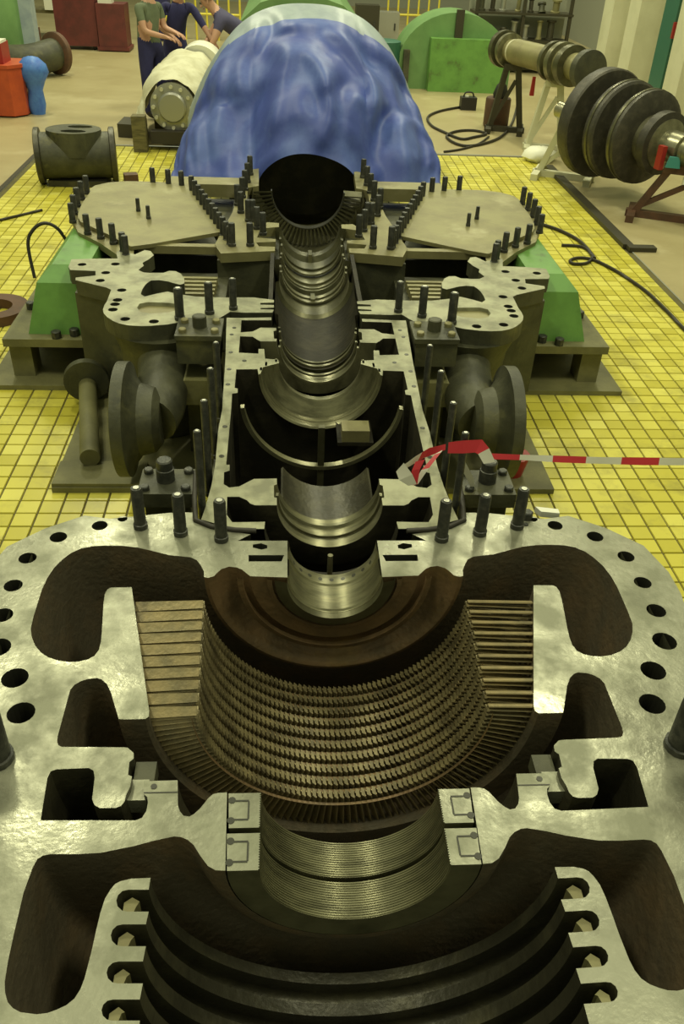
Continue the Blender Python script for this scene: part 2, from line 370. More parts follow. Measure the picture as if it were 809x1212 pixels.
FC = thing('turbine_casing', 'large lower turbine casing half in front with pale machined joint face and vane bowl', 'turbine casing', (0, 1.4, 0))
for side in (-1, 1):
    m = MB()
    hol = [circ(-c[0], c[1], r, 18) for c, r in hole_c] + [X(s) for s in gl_slots]
    m.poly(X(contour), hol, J, 0)
    m.wall(X([(r_e, .40)] + list(reversed(outer_pts))), J-.15, J, False, 1)
    for h in hol[:-2]: m.wall(h, J-.15, J, True, 2)
    for h in hol[-2:]: m.wall(h, J-.05, J, True, 2); m.poly(h, (), J-.05, 2)
    if side > 0: m = m.mirror()
    m.build('joint_flange', [M['joint'], M['body'], M['hole']], FC)
# revolved inner surfaces
def seg(a, b): return bowl[a:b]
n1, n2, n3, n4 = len(inner), len(inner2), len(inner3), len(inner4)
MB().rev(inner[:2] , 56).build('gland_bore', M['bore'], FC, 30)
MB().rev(inner[1:13], 64).build('gland_wall', M['cast_brown'], FC, 40)
for r0_, r1_, dy_ in ((.156, .196, .030), (.205, .222, .016), (.30, .318, .012)):
    MB().rev([(r0_, 2.13), (r0_, 2.123-dy_), (r1_, 2.123-dy_*.6), (r1_, 2.13)], 64).build('gland_step', M['bore_dark' if r0_ < .2 else 'cast_brown'], FC, 30)
MB().rev(inner[12:], 64).build('inlet_chamber', M['cast'], FC, 40)
MB().rev([inner[-1], inner2[0]], 64).build('vane_carrier', M['cast'], FC, 40)
MB().rev(inner2[:20], 64).build('carrier_chamber', M['cast'], FC, 40)
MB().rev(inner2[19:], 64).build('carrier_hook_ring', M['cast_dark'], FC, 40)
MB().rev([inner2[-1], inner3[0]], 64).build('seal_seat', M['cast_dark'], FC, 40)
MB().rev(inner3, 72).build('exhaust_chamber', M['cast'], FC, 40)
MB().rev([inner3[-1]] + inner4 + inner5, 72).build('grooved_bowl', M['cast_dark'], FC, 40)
MB().rev([(.47, .40), (.80, .40), (1.0, .55), (1.0, 2.38), (.30, 2.42)], 48).build('outer_shell', M['body'], FC, 30)
# locking pieces in the slots and key blocks beside the carrier hooks
for (s0, s1, xd) in ((1053, 1079, 137.5), (1094, 1120, 131), (1138, 1164, 126), (1183, 1208, 120)):
    (r0, y0_), (r1, y1_) = JL([(xd+9, s0+3), (xd+24, s1-2)])
    for sd in (-1, 1):
        MB().prism([(sd*r0, y0_-.012), (sd*(r0-.016), y0_), (sd*r1, y0_-.01), (sd*(r1+.006), y1_+.02), (sd*(r1+.012), y1_), (sd*r0, y1_)], J-.075, J-.022).build('locking_piece', M['plate'], FC)
(r0, y0_), (r1, y1_) = JL([(160, 893), (181, 915)])
(r2, y2_), (r3, y3_) = JL([(153, 917), (172, 941)])
for sd in (-1, 1):
    MB().box((sd*(r0+r1)/2, (y0_+y1_)/2, J-.055), (abs(r0-r1), abs(y0_-y1_), .05)).build('key_block', M['body'], FC)
    MB().box((sd*(r2+r3)/2, (y2_+y3_)/2, J-.045), (abs(r2-r3), abs(y2_-y3_), .05)).build('key_block', M['joint'], FC)
    (rr_, yy_), = JL([(182, 931)]); MB().cyl((sd*rr_, yy_, J+.0004), (sd*rr_, yy_, J+.0015), .008, 10).build('dowel_hole', M['hole'], FC)
    g = [JL([p])[0] for p in ((170, 938.5), (210, 937.5))]
    MB().box((sd*(g[0][0]+g[1][0])/2, g[0][1], J+.0008), (abs(g[0][0]-g[1][0]), .003, .001)).build('joint_line', M['hole'], FC)
# split seal inserts with fine teeth
def teeth(r, ya, yb, n, d):
    out = []
    for k in range(n):
        t0 = ya+(yb-ya)*k/n; t1 = ya+(yb-ya)*(k+.55)/n; t2 = ya+(yb-ya)*(k+1)/n
        out += [(r, t0), (r, t1), (r+d, t1), (r+d, t2)]
    return out
for k, (ya, yb, pxs) in enumerate((( 938.5, 979.5, 270.5), (986, 1030, 268.5))):
    a = JL([(308.3-k*.8, ya)])[0]; b = JL([(307.6-k*.8, yb)])[0]; c = JL([(pxs, yb)])[0]; d = JL([(pxs, ya)])[0]
    prof = teeth(.5*(a[0]+b[0]), a[1], b[1], 15, .0022) + [(c[0], b[1]), (d[0], a[1])]
    sr = MB().rev(prof, 64, closed=True).build('seal_ring', M['bore'], FC, 25)
    for sd in (-1, 1):
        capm = MB().poly([(sd*r, y) for r, y in prof], (), J+.0005)
        capm.build('seal_ring_end', M['joint'], sr)
        kx = sd*(c[0]-.012)
        ym = .5*(a[1]+b[1])
        for yy in (a[1]-.02, b[1]+.02): MB().cyl((sd*(c[0]-.004), yy, J+.0006), (sd*(c[0]-.004), yy, J+.002), .009, 12).build('key_hole', M['hole'], sr)
        for (xx, w, y0_, l) in ((c[0]-.045, .004, ym, abs(a[1]-b[1])*.5), (c[0]-.02, .05, ym+abs(a[1]-b[1])*.27, .004), (c[0]-.02, .05, ym-abs(a[1]-b[1])*.27, .004)):
            MB().box((sd*xx, y0_, J+.0012), (w, l, .0014)).build('key_slot', M['hole'], sr)
# far gland ring with a row of holes
rg = JL([(340, 668)])[0]
gr = MB().rev([(.154, 2.318), (.150, 2.31), (.150, 2.262), (.156, 2.255), (.156, 2.22), (.150, 2.215), (.150, 2.132), (.156, 2.125)], 56).build('gland_seal', M['bore'], FC, 30)
for k in range(-4, 5):
    a = 1.5*PI + k*.27; p = Vector((.1493*math.cos(a), 2.285, J+.1493*math.sin(a))); q = Vector((.152*math.cos(a), 2.285, J+.152*math.sin(a)))
    MB().cyl(p, q, .008, 10).build('oil_hole', M['hole'], gr)
MB().cyl((0, 2.40, J-.22), (0, 2.40, J-.13), .010, 10).build('locating_pin', M['bore'], FC, 30)

# vanes: ten rows in the lower half
NV = 76
def vane_verts(a, yc, ri, ro, chord, beta, th):
    er = Vector((math.cos(a), 0, math.sin(a))); et = Vector((-math.sin(a), 0, math.cos(a))); ey = Vector((0, 1, 0))
    cd = ey*math.cos(beta) - et*math.sin(beta); nd = ey*math.sin(beta) + et*math.cos(beta)
    C0 = Vector((0, yc, J)); v = []
    for r, sc in ((ri, .82), (ro, 1.0)):
        for s, t, bw in ((-.5, -.25, -.12), (-.5, .25, -.12), (0, .5, .12), (.5, .2, -.12), (.5, -.2, -.12), (0, -.5, .12)):
            v.append(C0 + er*r + cd*(s*chord*sc) + nd*(t*th + bw*chord*.35))
    return v
VF = [(0, 1, 7, 6), (1, 2, 8, 7), (2, 3, 9, 8), (3, 4, 10, 9), (4, 5, 11, 10), (5, 0, 6, 11), (5, 4, 3, 2, 1, 0)]
for k in range(10):
    t = k/9.0
    yc = 2.012 + (1.578-2.012)*t; ri = .420-.018*t; ro = .620-.088*t
    row = MB()
    for j in range(NV):
        a = PI + (j+.5)/NV*PI
        if j == 0: a = PI+.042
        if j == NV-1: a = 2*PI-.028
        vv = vane_verts(a, yc, ri, ro+.01, .031, math.radians(36), .0075)
        if j in (0, NV-1):
            MB().add(vv, VF).build('vane', M['vane'], FC, 40)
        else: row.add(vv, VF, 0)
        er = Vector((math.cos(a), 0, math.sin(a))); et = Vector((-math.sin(a), 0, math.cos(a)))
        c = Vector((0, yc+.002, J)) + er*(ri+.001)
        if 0 < j < NV-1:
            q = [c + er*z*.004 + et*x*.0052 + Vector((0, y*.0135 - x*.004, 0)) for z in (-1, 1) for x, y in ((-1, -1), (1, -1), (1, 1), (-1, 1))]
            row.add(q, [(0, 1, 2, 3), (0, 1, 5, 4), (1, 2, 6, 5), (2, 3, 7, 6), (3, 0, 4, 7)], 1)
    row.build('vane_row', [M['vane'], M['vane_tip']], FC, kind='stuff')
    MB().rev([(ri+.012, yc-.027), (ri+.012, yc-.018)], 64, a0=PI+.05, a1=2*PI-.05).build('shroud_band', M['cast_brown'], FC, 40)
# studs on the front joint
for (px, py) in ((166.6, 624), (214, 632), (262, 639)):
    (r, y), = JL([(px, py)])
    for sd in (-1, 1): stud_at(FC, sd*r, y, J, J+.165, .021)
for sd in (-1, 1):
    stud_at(FC, sd*.885, 1.415, J, J+.17, .036); stud_at(FC, sd*.905, 1.30, J, J+.17, .036)
bolt_at(FC, .712, 2.45, J, .022, .03); bolt_at(FC, .70, 2.41, J, .010, .004, n=12)

# ------------------------------------------------------------------ MIDDLE CASING
B_px = [(312.5, 626), (313.5, 617.5), (287.5, 618), (274.6, 618), (268, 609), (268.7, 588), (283, 588), (292, 592), (296, 596), (301.6, 598), (327.4, 598), (327.4, 589.3), (324, 588.6), (324, 574.5), (327.4, 573.3), (327.4, 566.3), (300.4, 566.8), (292, 571), (283, 575.7), (271, 577), (264.5, 573),
        (265, 559), (271.5, 557), (271.5, 550), (267.5, 550), (273.4, 484), (274.5, 466), (281, 465), (281, 460), (277.5, 459), (279.4, 437.2),
        (304.6, 436.8), (305.7, 443), (308, 442.3), (311, 434.6), (330, 429.7), (329, 425.7), (313.5, 424.5), (312.4, 413), (305.7, 413), (305.7, 418.5), (282.3, 417.4), (284, 398),
        (299, 398.5), (304, 402), (308, 404), (326.8, 404), (327.5, 401), (324, 400.7), (323.5, 392), (326.8, 391), (326.8, 388), (308, 387.8), (299, 392.3), (284.5, 393.4), (285.6, 379), (321, 379), (321, 375.6), (285.6, 376.3)]
B_in = JL(B_px)
B_out = JL([(268, 376), (266.7, 423), (263, 483.5), (258, 510), (254.6, 550), (250, 575), (243, 600), (238, 615), (262, 621.5), (283, 626)])
MC = thing('gland_casing', 'narrow pale-railed middle casing with T-shaped seal arms over dark trough', 'turbine casing', (0, 3.3, 0))
for sd in (-1, 1):
    m = MB(); m.poly(X(B_in + B_out), (), J, 0)
    m.wall(X(B_out), J-.22, J, False, 1)
    dk = JL([(277, 388), (274, 396), (273, 417), (271, 437), (269.5, 455), (266, 505), (262, 540), (311-22, 427)])
    if sd > 0: m = m.mirror()
    m.build('joint_rail', [M['joint_far'], M['body']], MC)
    for r, y in dk: MB().cyl((sd*r, y, J+.0004), (sd*r, y, J+.0015), .011, 8).build('bolt_mark', M['hole'], MC)
MB().rev(B_in[:11], 56).build('front_baffle', M['trough'], MC, 40)
MB().rev(B_in[10:16], 64).build('front_seal_ring', M['bore'], MC, 30)
arm_f = B_in[15:21]; arm_m = B_in[30]
MB().rev(arm_f, 64).build('front_arm', M['trough'], MC, 40)
def end_plate(r0, y, z0, hw):
    m = MB(); n = 40; v = []
    for i in range(n+1):
        a = PI + PI*i/n; c, s_ = math.cos(a), math.sin(a)
        k = min(hw/max(abs(c), 1e-6), (J-z0)/max(abs(s_), 1e-6))
        v += [(r0*c, y, J+r0*s_), (max(k, r0)*c, y, J+max(k, r0)*s_)]
    return m.add(v, [(2*i, 2*i+1, 2*i+3, 2*i+2) for i in range(n)])
end_plate(arm_f[-1][0]-.001, arm_f[-1][1], .035, .405).build('chamber_end', M['trough'], MC)
end_plate(.30, arm_m[1], .035, .405).build('chamber_end', M['trough'], MC)
for sd in (-1, 1):
    m = MB().wall(X(B_in[20:31]), .035, J, False)
    if sd > 0: m = m.mirror()
    m.build('chamber_side', M['trough'], MC)
    MB().box((sd*.455, 3.36, .31), (.02, 1.75, .55)).build('side_wall', M['body'], MC)
MB().box((0, 3.15, .033), (.82, 1.2, .01)).build('chamber_floor', M['trough'], MC)
MB().box((.165, 3.545, .445), (.17, .25, .018)).build('ledge', M['trough'], MC)
MB().rev([(.205, 2.70), (.205, 2.96), (.215, 2.96), (.215, 2.70)], 40, a0=1.18*PI, a1=1.82*PI, closed=True, caps=True).build('drain_shell', M['cast_dark'], MC, 30)
MB().box((0, 3.36, J-.42), (.03, .03, .55)).build('support_rod', M['bore_dark'], MC)
MB().rev(B_in[30:38], 64).build('middle_seal_ring', M['bore'], MC, 30)
MB().rev(B_in[37:46], 56).build('rear_chamber', M['trough'], MC, 40)
MB().rev(B_in[45:52], 56).build('rear_seal_ring', M['bore'], MC, 30)
MB().rev(B_in[51:], 56).build('rear_wall', M['trough'], MC, 40)
# stepped lips of the seal rings
for (yy, r, d, m_) in ((3.70, .262, .022, 'bore'), (3.645, .285, .016, 'bore'), (3.74, .215, .02, 'bore'), (3.90, .200, .012, 'bore'), (3.97, .196, .010, 'bore'), (4.08, .200, .010, 'bore'), (4.13, .204, .008, 'bore_dark'), (2.60, .198, .010, 'bore')):
    MB().rev([(r, yy-d), (r-.010, yy-d), (r-.010, yy+d), (r, yy+d)], 56, closed=True, caps=True).build('seal_lip', M[m_], MC, 30)
MB().rev([(.350, 3.34), (.350, 3.375), (.368, 3.375), (.368, 3.34)], 64, closed=True, caps=True, a0=PI+.12, a1=2*PI-.12).build('carrier_hoop', M['bore'], MC, 30)
MB().box((0, 3.405, J-.29), (.020, .02, .12)).build('locating_pin', M['bore_dark'], MC)
for (px, py, h) in ((243, 598, .31), (250, 556, .30), (256.5, 512, .29), (262, 470, .26)):
    (r, y), = JL([(px, py)])
    for sd in (-1, 1): stud_at(MC, sd*(r+.012), y, J-.12, J+h, .0145)
# black strips standing in for the shaded gap beside the rails
for sd in (-1, 1):
    p = [(sd*r, y, J+.004) for r, y in JL([(231, 560), (230, 590), (231.5, 617), (250, 624.5), (278, 628.5), (303, 629.5)])]
    MB().tube(p, .010, 8).build('gap_shade_strip', M['cable'], MC, 50)

o = MB(); p = onz(425, 509, J-.22)
o.box((.165, 3.475, J-.236), (.13, .10, .06)); tag(o.build('packing_block', M['plate']), 'small grey rectangular block lying in the dark middle trough', 'block')

# support blocks with bolts beside the casings
def support_block(sd, label):
    t = thing('support_block', label, 'support block', (sd*.605, 2.67, J-.02), 'bolted support blocks beside the front joint')
    MB().box((sd*.605, 2.67, J-.02), (.20, .17, .06)).build('block_plate', M['body'], t)
    MB().box((sd*.605, 2.70, .35), (.17, .13, .68)).build('pillar', M['body'], t)
    b = MB().lathe([(0, .034), (.05, .034), (.052, .030), (.085, .030), (.09, .025)], (sd*.61, 2.68, J+.01), (sd*.61, 2.68, J+.10), 16)
    b.build('jack_bolt', M['stud'], t, 30)
    for dx, dy in ((-.075, -.055), (.075, -.055), (-.075, .06), (.075, .06)): bolt_at(t, sd*.605+dx, 2.67+dy, J+.01, .018, .018, n=10)
    return t
support_block(-1, 'four-bolt support block behind the front casing joint on the side without barrier tape')
support_block(1, 'four-bolt support block behind the front casing joint under the barrier tape')
def bracket(sd, label):
    t = thing('bearing_bracket', label, 'bracket', (sd*.60, 4.05, 0.3), 'two-tier brackets beside the middle casing')
    MB().prism([(sd*(.60-.105), 3.96), (sd*(.60+.11), 3.96), (sd*(.60+.11), 4.17), (sd*(.60-.105), 4.17)], J-.13, J+.0).build('upper_block', M['body'], t)
    MB().prism([(sd*(.60-.115), 3.95), (sd*(.60+.115), 3.95), (sd*(.60+.115), 4.18), (sd*(.60-.115), 4.18)], J, J+.025).build('top_plate', M['body'], t)
    MB().box((sd*.60, 4.05, J-.29), (.20, .20, .14)).build('lower_block', M['slab'], t)
    MB().box((sd*.60, 4.10, .18), (.17, .15, .34)).build('pillar', M['body'], t)
    bolt_at(t, sd*.60, 4.07, J+.025, .036, .06, 'jack_bolt', 'body', 10)
    for dx, dy in ((-.08, -.06), (.08, -.06), (-.08, .06), (.08, .06)): bolt_at(t, sd*.60+dx, 4.06+dy, J+.025, .020, .02, m='plate', n=10)
bracket(-1, 'two-tier bolted bearing bracket beside the middle casing, nearest the lying valve stem')
bracket(1, 'two-tier bolted bearing bracket beside the middle casing, on the rotor stand side')

# ------------------------------------------------------------------ REAR CASING with its wings
RC = thing('rear_casing', 'grimy rear turbine casing with pale winged flanges and studded central block', 'turbine casing', (0, 5.2, 0))
W_px = [(81, 315.7), (84.5, 307), (112, 306), (139, 306), (137.6, 298), (146, 295), (154, 300), (160, 301), (171, 296), (178, 297), (182, 302), (176, 307), (168.6, 311), (170, 314.5), (163.6, 319.5), (170, 322.5), (178.4, 323), (193, 323), (200, 320.5), (208, 321), (214, 324), (218, 330), (218, 335.5), (213, 337), (205, 335), (198, 333), (188, 331.5), (178.4, 332), (174, 335), (171, 338), (168, 343), (166.6, 348), (171, 351), (183, 348), (198, 345), (210.6, 348), (232, 351), (262, 352), (300, 352), (324, 355),
        (324, 358), (308, 358.5), (308, 360.5), (324, 361), (324, 364), (308, 364.5), (308, 366), (324, 366.5), (322, 370), (286, 370), (272, 369), (264, 374), (252, 380), (232, 380), (214, 381), (198, 384), (178.4, 385.7), (164, 385.8), (151, 385), (141, 382.8), (134, 380), (127, 375.5), (122.8, 371), (121.6, 366.4), (123.5, 361), (126.5, 356.5), (131.5, 343), (126.5, 340.5), (89.4, 331.5), (89.4, 328.5), (113, 326), (113, 320.7), (83, 319.5)]
Wc = JL(W_px)
wh = [(97, 313), (136.4, 312.5), (125, 322.7), (118.6, 332), (144, 343.4), (139, 355), (136, 360), (133.5, 366.4), (148, 377.5), (182, 380.5)]
Wh = JL(wh)
nozzle_c = (.86, 4.28)
for sd in (-1, 1):
    m = MB(); hol = [circ(-r, y, .026, 12) for r, y in Wh]
    pool = X(JL([(162, 364), (165, 359.5), (175, 357.5), (200, 358.5), (212, 360), (212, 366), (200, 369.5), (178, 371), (166, 369)]))
    m.poly(X(Wc), hol + [pool], J, 0); m.wall(X(Wc), J-.085, J, True, 1); m.poly(X(Wc), (), J-.085, 1)
    for h in hol: m.wall(h, J-.085, J, True, 2)
    m.wall(pool, J-.02, J, True, 0); m.poly(pool, (), J-.02, 3)
    if sd > 0: m = m.mirror()
    m.build('wing_flange', [M['joint_far'], M['body'], M['hole'], M['plate']], RC)
    # bodies under the wing
    b = MB()
    b.prism([(sd*x, y) for x, y in ((1.38, 4.78), (1.06, 4.62), (1.02, 5.3), (1.28, 5.3), (1.28, 4.90), (1.38, 4.90))], .03, J-.085)
    b.build('wing_pillar', M['body'], RC)
    b = MB().lathe([(0, .20), (.25, .20), (.5, .23), (.60, .27)], (sd*.84, 4.36, .035), (sd*.84, 4.36, J-.085), 32)
    b.build('wing_column', M['body'], RC, 40)
# central block
top = JL([(254, 289.5), (261, 300), (325, 297), (325, 292), (306, 291.5), (303, 287), (326, 286), (326, 283), (304, 281), (308, 272), (313, 270), (330, 268.5), (330, 264), (316, 263), (308, 268), (301, 262), (292, 240), (293, 222), (306, 220), (306, 199.5), (292, 201), (275, 251)])
for sd in (-1, 1):
    m = MB(); m.poly(X(top), (), J, 0); m.wall(X(top), J-.06, J, True, 0)
    if sd > 0: m = m.mirror()
    m.build('block_flange', M['plate'], RC)
    fr = JL([(262, 300), (325, 297)])
    m = MB().prism([(sd*.60, 5.30), (sd*.205, 5.33), (sd*.205, 5.9), (sd*.44, 6.2), (sd*.46, 7.3), (sd*.56, 7.3), (sd*.56, 6.0)], .03, J-.06)
    m.build('block_wall', M['body'], RC)
rb = [(.20, 4.05), (.205, 4.30), (.225, 4.32), (.225, 4.78), (.205, 4.80), (.205, 5.02), (.235, 5.03), (.235, 5.16), (.20, 5.17), (.20, 5.27)]
MB().rev(rb[:4], 48).build('bearing_trough', M['trough'], RC, 30)
MB().rev([(.238, 4.50), (.238, 5.30), (.262, 5.30), (.262, 4.50)], 48, closed=True, caps=True, zc=J-.004).build('trough_shell', M['trough'], RC, 30)
MB().rev(rb[3:], 48).build('bearing_seat', M['bore_dark'], RC, 30)
for yy, r, d, mm in ((5.28, .200, .018, 'bore'), (5.21, .205, .012, 'bore'), (5.05, .205, .02, 'bore'), (4.96, .200, .014, 'bore'), (5.45, .20, .02, 'bore'), (5.58, .21, .02, 'bore_dark')):
    MB().rev([(r, yy-d), (r-.012, yy-d), (r-.012, yy+d), (r, yy+d)], 48, closed=True, caps=True).build('bearing_lip', M[mm], RC, 30)
MB().rev([(.21, 5.30), (.21, 5.72), (.24, 5.74), (.24, 5.80), (.20, 5.82), (.20, 5.9), (.28, 5.92), (.28, 6.02), (.31, 6.04), (.31, 6.14), (.34, 6.16), (.34, 6.3), (.38, 6.32), (.42, 6.5), (.43, 7.3)], 56).build('stepped_bowl', M['bore_dark'], RC, 30)
for yy in (5.02, 5.83): MB().box((0, yy, J-.205), (.026, .10, .06)).build('locating_pin', M['bore'], RC)
fan = MB()
for k in range(34):
    a = PI + (k+.5)/34*PI
    er = Vector((math.cos(a), 0, math.sin(a))); et = Vector((-math.sin(a), 0, math.cos(a)))
    c = Vector((0, 6.72, J)) + er*.345
    v = [c + er*z*.07 + et*(x*.005+y*.012) + Vector((0, y*.03, 0)) for z in (-1, 1) for x, y in ((-1, -1), (1, -1), (1, 1), (-1, 1))]
    fan.add(v, [(0, 1, 2, 3), (4, 5, 6, 7), (0, 1, 5, 4), (1, 2, 6, 5), (2, 3, 7, 6), (3, 0, 4, 7)])
fan.build('vane_row', M['bore_dark'], RC, kind='stuff')
MB().rev([(.275, 6.69), (.275, 6.76), (.282, 6.76), (.282, 6.69)], 48, closed=True, caps=True).build('shroud_band', M['hole'], RC, 30)
# ribbed heat shields beside the block
for sd in (-1, 1):
    for k in range(5):
        MB().box((sd*.72, 4.86+k*.075, J-.13-k*.004), (.26, .030, .05)).build('rib', M['plate'], RC)
    MB().box((sd*.78, 5.12, J-.32), (.5, .5, .3)).build('saddle', M['body'], RC)
    MB().box((sd*.85, 5.42, J-.03), (.5, .06, .05)).build('tie_beam', M['plate'], RC)
for sd in (-1, 1):
    MB().box((sd*.80, 7.15, J-.10), (.62, .22, .10)).build('rear_beam', M['plate'], RC)
    MB().box((sd*.86, 6.55, J-.42), (.55, 1.4, .40)).build('dark_gap_filler', M['body'], RC)  # added dark block, hides the floor and stands for the shaded hollow
# studs of wing and block
for (px, py, h, rr) in ((213, 378, .17, .024), (248, 371, .17, .022), (276, 366, .17, .020)):
    (r, y), = JL([(px, py)])
    for sd in (-1, 1): stud_at(RC, sd*r, y, J, J+h, rr, True)
for (px, py) in ((274.6, 291), (296, 291), (311, 278), (304, 271), (294, 262), (285, 252), (281, 243), (287, 234), (290, 225), (293, 216), (296, 207), (299, 262)):
    (r, y), = JL([(px, py)])
    for sd in (-1, 1): stud_at(RC, sd*r, y, J, J+.145, .022, False)
# nozzle with big flange at each side
for sd, in ((-1,), (1,)):
    a = Vector((sd*.775, 3.72, .40)); b = Vector((sd*1.095, 3.72, .40))
    fm = MB().lathe([(0, .12), (.03, .16), (.10, .18), (.14, .235), (.15, .285), (.205, .285), (.21, .27)], a, b, 40)
    fm.build('nozzle_flange', M['body'], RC, 35)
    MB().tube(smooth_path([(sd*.83, 3.72, .40), (sd*.80, 3.86, .42), (sd*.81, 4.08, .46), (sd*.84, 4.3, .50)]), .13, 20).build('nozzle_neck', M['body'], RC, 50)

# cover plates with studs round them
def cover(sd, label):
    cp = JL([(92.6, 254), (97, 243), (107.5, 228), (116, 223), (128, 219.5), (149, 217.5), (181.6, 218), (221.7, 221), (264.7, 276), (178.7, 291), (155, 294), (128, 279.5), (95.6, 264.5), (92.5, 259)])
    rim = JL([(84, 256), (88, 243), (99, 226), (112, 217), (128, 213.5), (149, 212), (181.6, 212.5), (226, 215.5), (278, 287), (262, 284), (222, 225), (150, 222), (110, 232), (99, 258), (131, 276), (158, 293), (157, 303), (140, 300), (118, 285), (92, 272)])
    t = thing('cover_plate', label, 'cover plate', (sd*1.15, 6.0, J-.05), 'studded cover plates on the rear casing')
    m = MB().prism([(sd*r, y) for r, y in rim], J-.06, J-.015); m.build('flange_rim', M['plate'], t)
    m = MB().prism([(sd*r, y) for r, y in cp], J-.012, J+.012); m.build('plate', M['plate'], t)
    bd = JL([(96, 262), (92, 246), (112, 224), (150, 216), (222, 219), (266, 280), (156, 296)])
    m = MB().prism([(sd*x_, y_) for x_, y_ in ((1.28, 5.35), (1.28, 6.9), (1.16, 6.9), (1.16, 5.6))], .03, J-.06); m.build('chest_wall', M['body'], t)
    ss = [(103.6, 274.6), (119, 279.5), (134, 286), (146, 297), (149, 301), (86, 261), (88.5, 251), (92, 242), (97, 234), (103, 227), (181, 217), (199.5, 219), (215, 221)]
    ss += [(227+ (272-227)*k/11.0, 227 + (289-227)*k/11.0) for k in range(12)]
    for px, py in ss:
        (r, y), = JL([(px, py)]); stud_at(t, sd*r, y, J-.015, J+.115, .021, False)
    for px, py in ((164, 252), (176, 261)):
        (r, y), = JL([(px, py)]); stud_at(t, sd*r, y, J+.012, J+.10, .014, False, 'lifting_pin')
cover(-1, 'flat studded steel cover plate on the rear casing nearest the two-holed casting')
cover(1, 'flat studded steel cover plate on the rear casing nearest the rotors on stands')

# green pedestals
def pedestal(sd, label):
    t = thing('bearing_pedestal', label, 'pedestal', (sd*1.6, 5.4, .03), 'green bearing pedestals')
    v = []
    for z, xa, xb, ya, yb in ((.30, 1.30, 1.74, 4.95, 6.4), (.60, 1.34, 1.66, 5.02, 6.3), (.68, 1.36, 1.58, 5.12, 6.2)):
        v += [(sd*xa, ya, z), (sd*xb, ya, z), (sd*xb, yb, z), (sd*xa, yb, z)]
    f = []
    for i in range(2):
        for k in range(4): f.append((i*4+k, i*4+(k+1) % 4, i*4+4+(k+1) % 4, i*4+4+k))
    f += [(0, 1, 2, 3), (8, 9, 10, 11)]
    MB().add(v, f).build('housing', M['green'], t)
    MB().box((sd*1.57, 5.62, .275), (.62, 1.5, .05)).build('base_plate', M['slab'], t)
    MB().box((sd*1.80, 5.0, .14), (.13, .16, .22)).build('leg', M['slab'], t)
    MB().box((sd*1.80, 6.2, .14), (.13, .16, .22)).build('leg', M['slab'], t)
    MB().box((sd*1.42, 6.2, .14), (.13, .16, .22)).build('leg', M['slab'], t)
    MB().box((sd*1.60, 5.7, .14), (.40, .7, .22)).build('opening_shade_box', M['pit'], t)  # dark solid in place of the shaded opening below the housing
    for bx, by in ((1.46, 4.94), (1.56, 4.90), (1.52, 5.0), (1.82, 5.35)): bolt_at(t, sd*bx, by, .30, .03, .045, n=8)
pedestal(-1, 'green painted bearing pedestal beside the lying valve stem and steel ring')
pedestal(1, 'green painted bearing pedestal beside the open yellow tiles and cable')

# valve stem, ring and plates on the floor at left
t = thing('valve_stem', 'rusty valve stem with round flange lying on the foundation beside the nozzle', 'valve stem', (-1.28, 4.2, .03))
MB().cyl((-1.19, 3.84, .10), (-1.345, 4.62, .13), .052, 20).build('stem', M['slab'], t, 40)
MB().lathe([(0, .13), (.05, .13), (.055, .11), (.09, .10)], (-1.345, 4.60, .155), (-1.36, 4.68, .158), 28).build('flange', M['body'], t, 35)
tag(MB().box((-1.13, 3.78, .035), (.46, .22, .03)).build('floor_plate', M['slab']), 'grimy square floor plate in front of the valve stem', 'plate')
tag(MB().lathe([(0, .10), (.05, .10), (.06, .08)], (-1.03, 4.14, .03), (-1.03, 4.14, .09), 24).build('round_cap', M['slab'], None, 30), 'low round cap on the foundation between stem and nozzle flange', 'cap')
t = MB(); c = onz(3, 373, 0)
prof = [(.13, 0), (.24, 0), (.24, .07), (.13, .07)]
v = []; f = []
for i in range(36):
    a = 2*PI*i/36
    for r, z in prof: v.append((c.x+r*math.cos(a)-.05, c.y+r*math.sin(a), z))
for i in range(36):
    for k in range(4): f.append((i*4+k, i*4+(k+1) % 4, ((i+1) % 36)*4+(k+1) % 4, ((i+1) % 36)*4+k))
tag(t.add(v, f).build('steel_ring', M['rustframe'], None, 35), 'dark flat steel ring lying on the yellow tiles', 'ring')
pts = [(-1.93, 5.9, .30), (-1.95, 5.95, .52), (-1.90, 5.97, .62), (-1.82, 5.98, .66), (-1.74, 5.99, .62), (-1.68, 6.0, .50), (-1.62, 5.95, .42), (-1.45, 5.6, .66)]
tag(MB().tube(smooth_path(pts), .012, 8).build('hose_loop', M['cable'], None, 60), 'thin black hose looping up behind the green pedestal', 'hose')

# ------------------------------------------------------------------ barrier tape
def ribbon(name, pts, widths, label, stripe=.14, start=0):
    # pts: 3-D centre line, widths: vertical half-width vectors
    m = MB(); acc = 0.0
    P = [Vector(p) for p in pts]
    sub = []
    for i in range(len(P)-1):
        for k in range(8):
            u = k/8; sub.append((P[i].lerp(P[i+1], u), Vector(widths[i]).lerp(Vector(widths[i+1]), u)))
    sub.append((P[-1], Vector(widths[-1])))
    for i in range(len(sub)-1):
        (a, wa), (b, wb) = sub[i], sub[i+1]
        mi = (int((acc+start)/stripe)) % 2; acc += (b-a).length
        m.add([a-wa, b-wb, b+wb, a+wa], [(0, 1, 2, 3)], mi)
    return m.build(name, [M['tape_red'], M['tape_white']])
TY = 2.53
def tp(x, y, Y=TY): return aty(x, y, Y)
tape = thing('barrier_tape', 'red and white striped barrier tape tied to a long stud', 'barrier tape', tp(527, 530))
up = Vector((0, 0, .013))
def rib(name, px, wid, st, start=0):
    o = ribbon(name, [tp(*p) for p in px], [Vector(w) for w in wid], '', st, start); attach(o, tape); return o
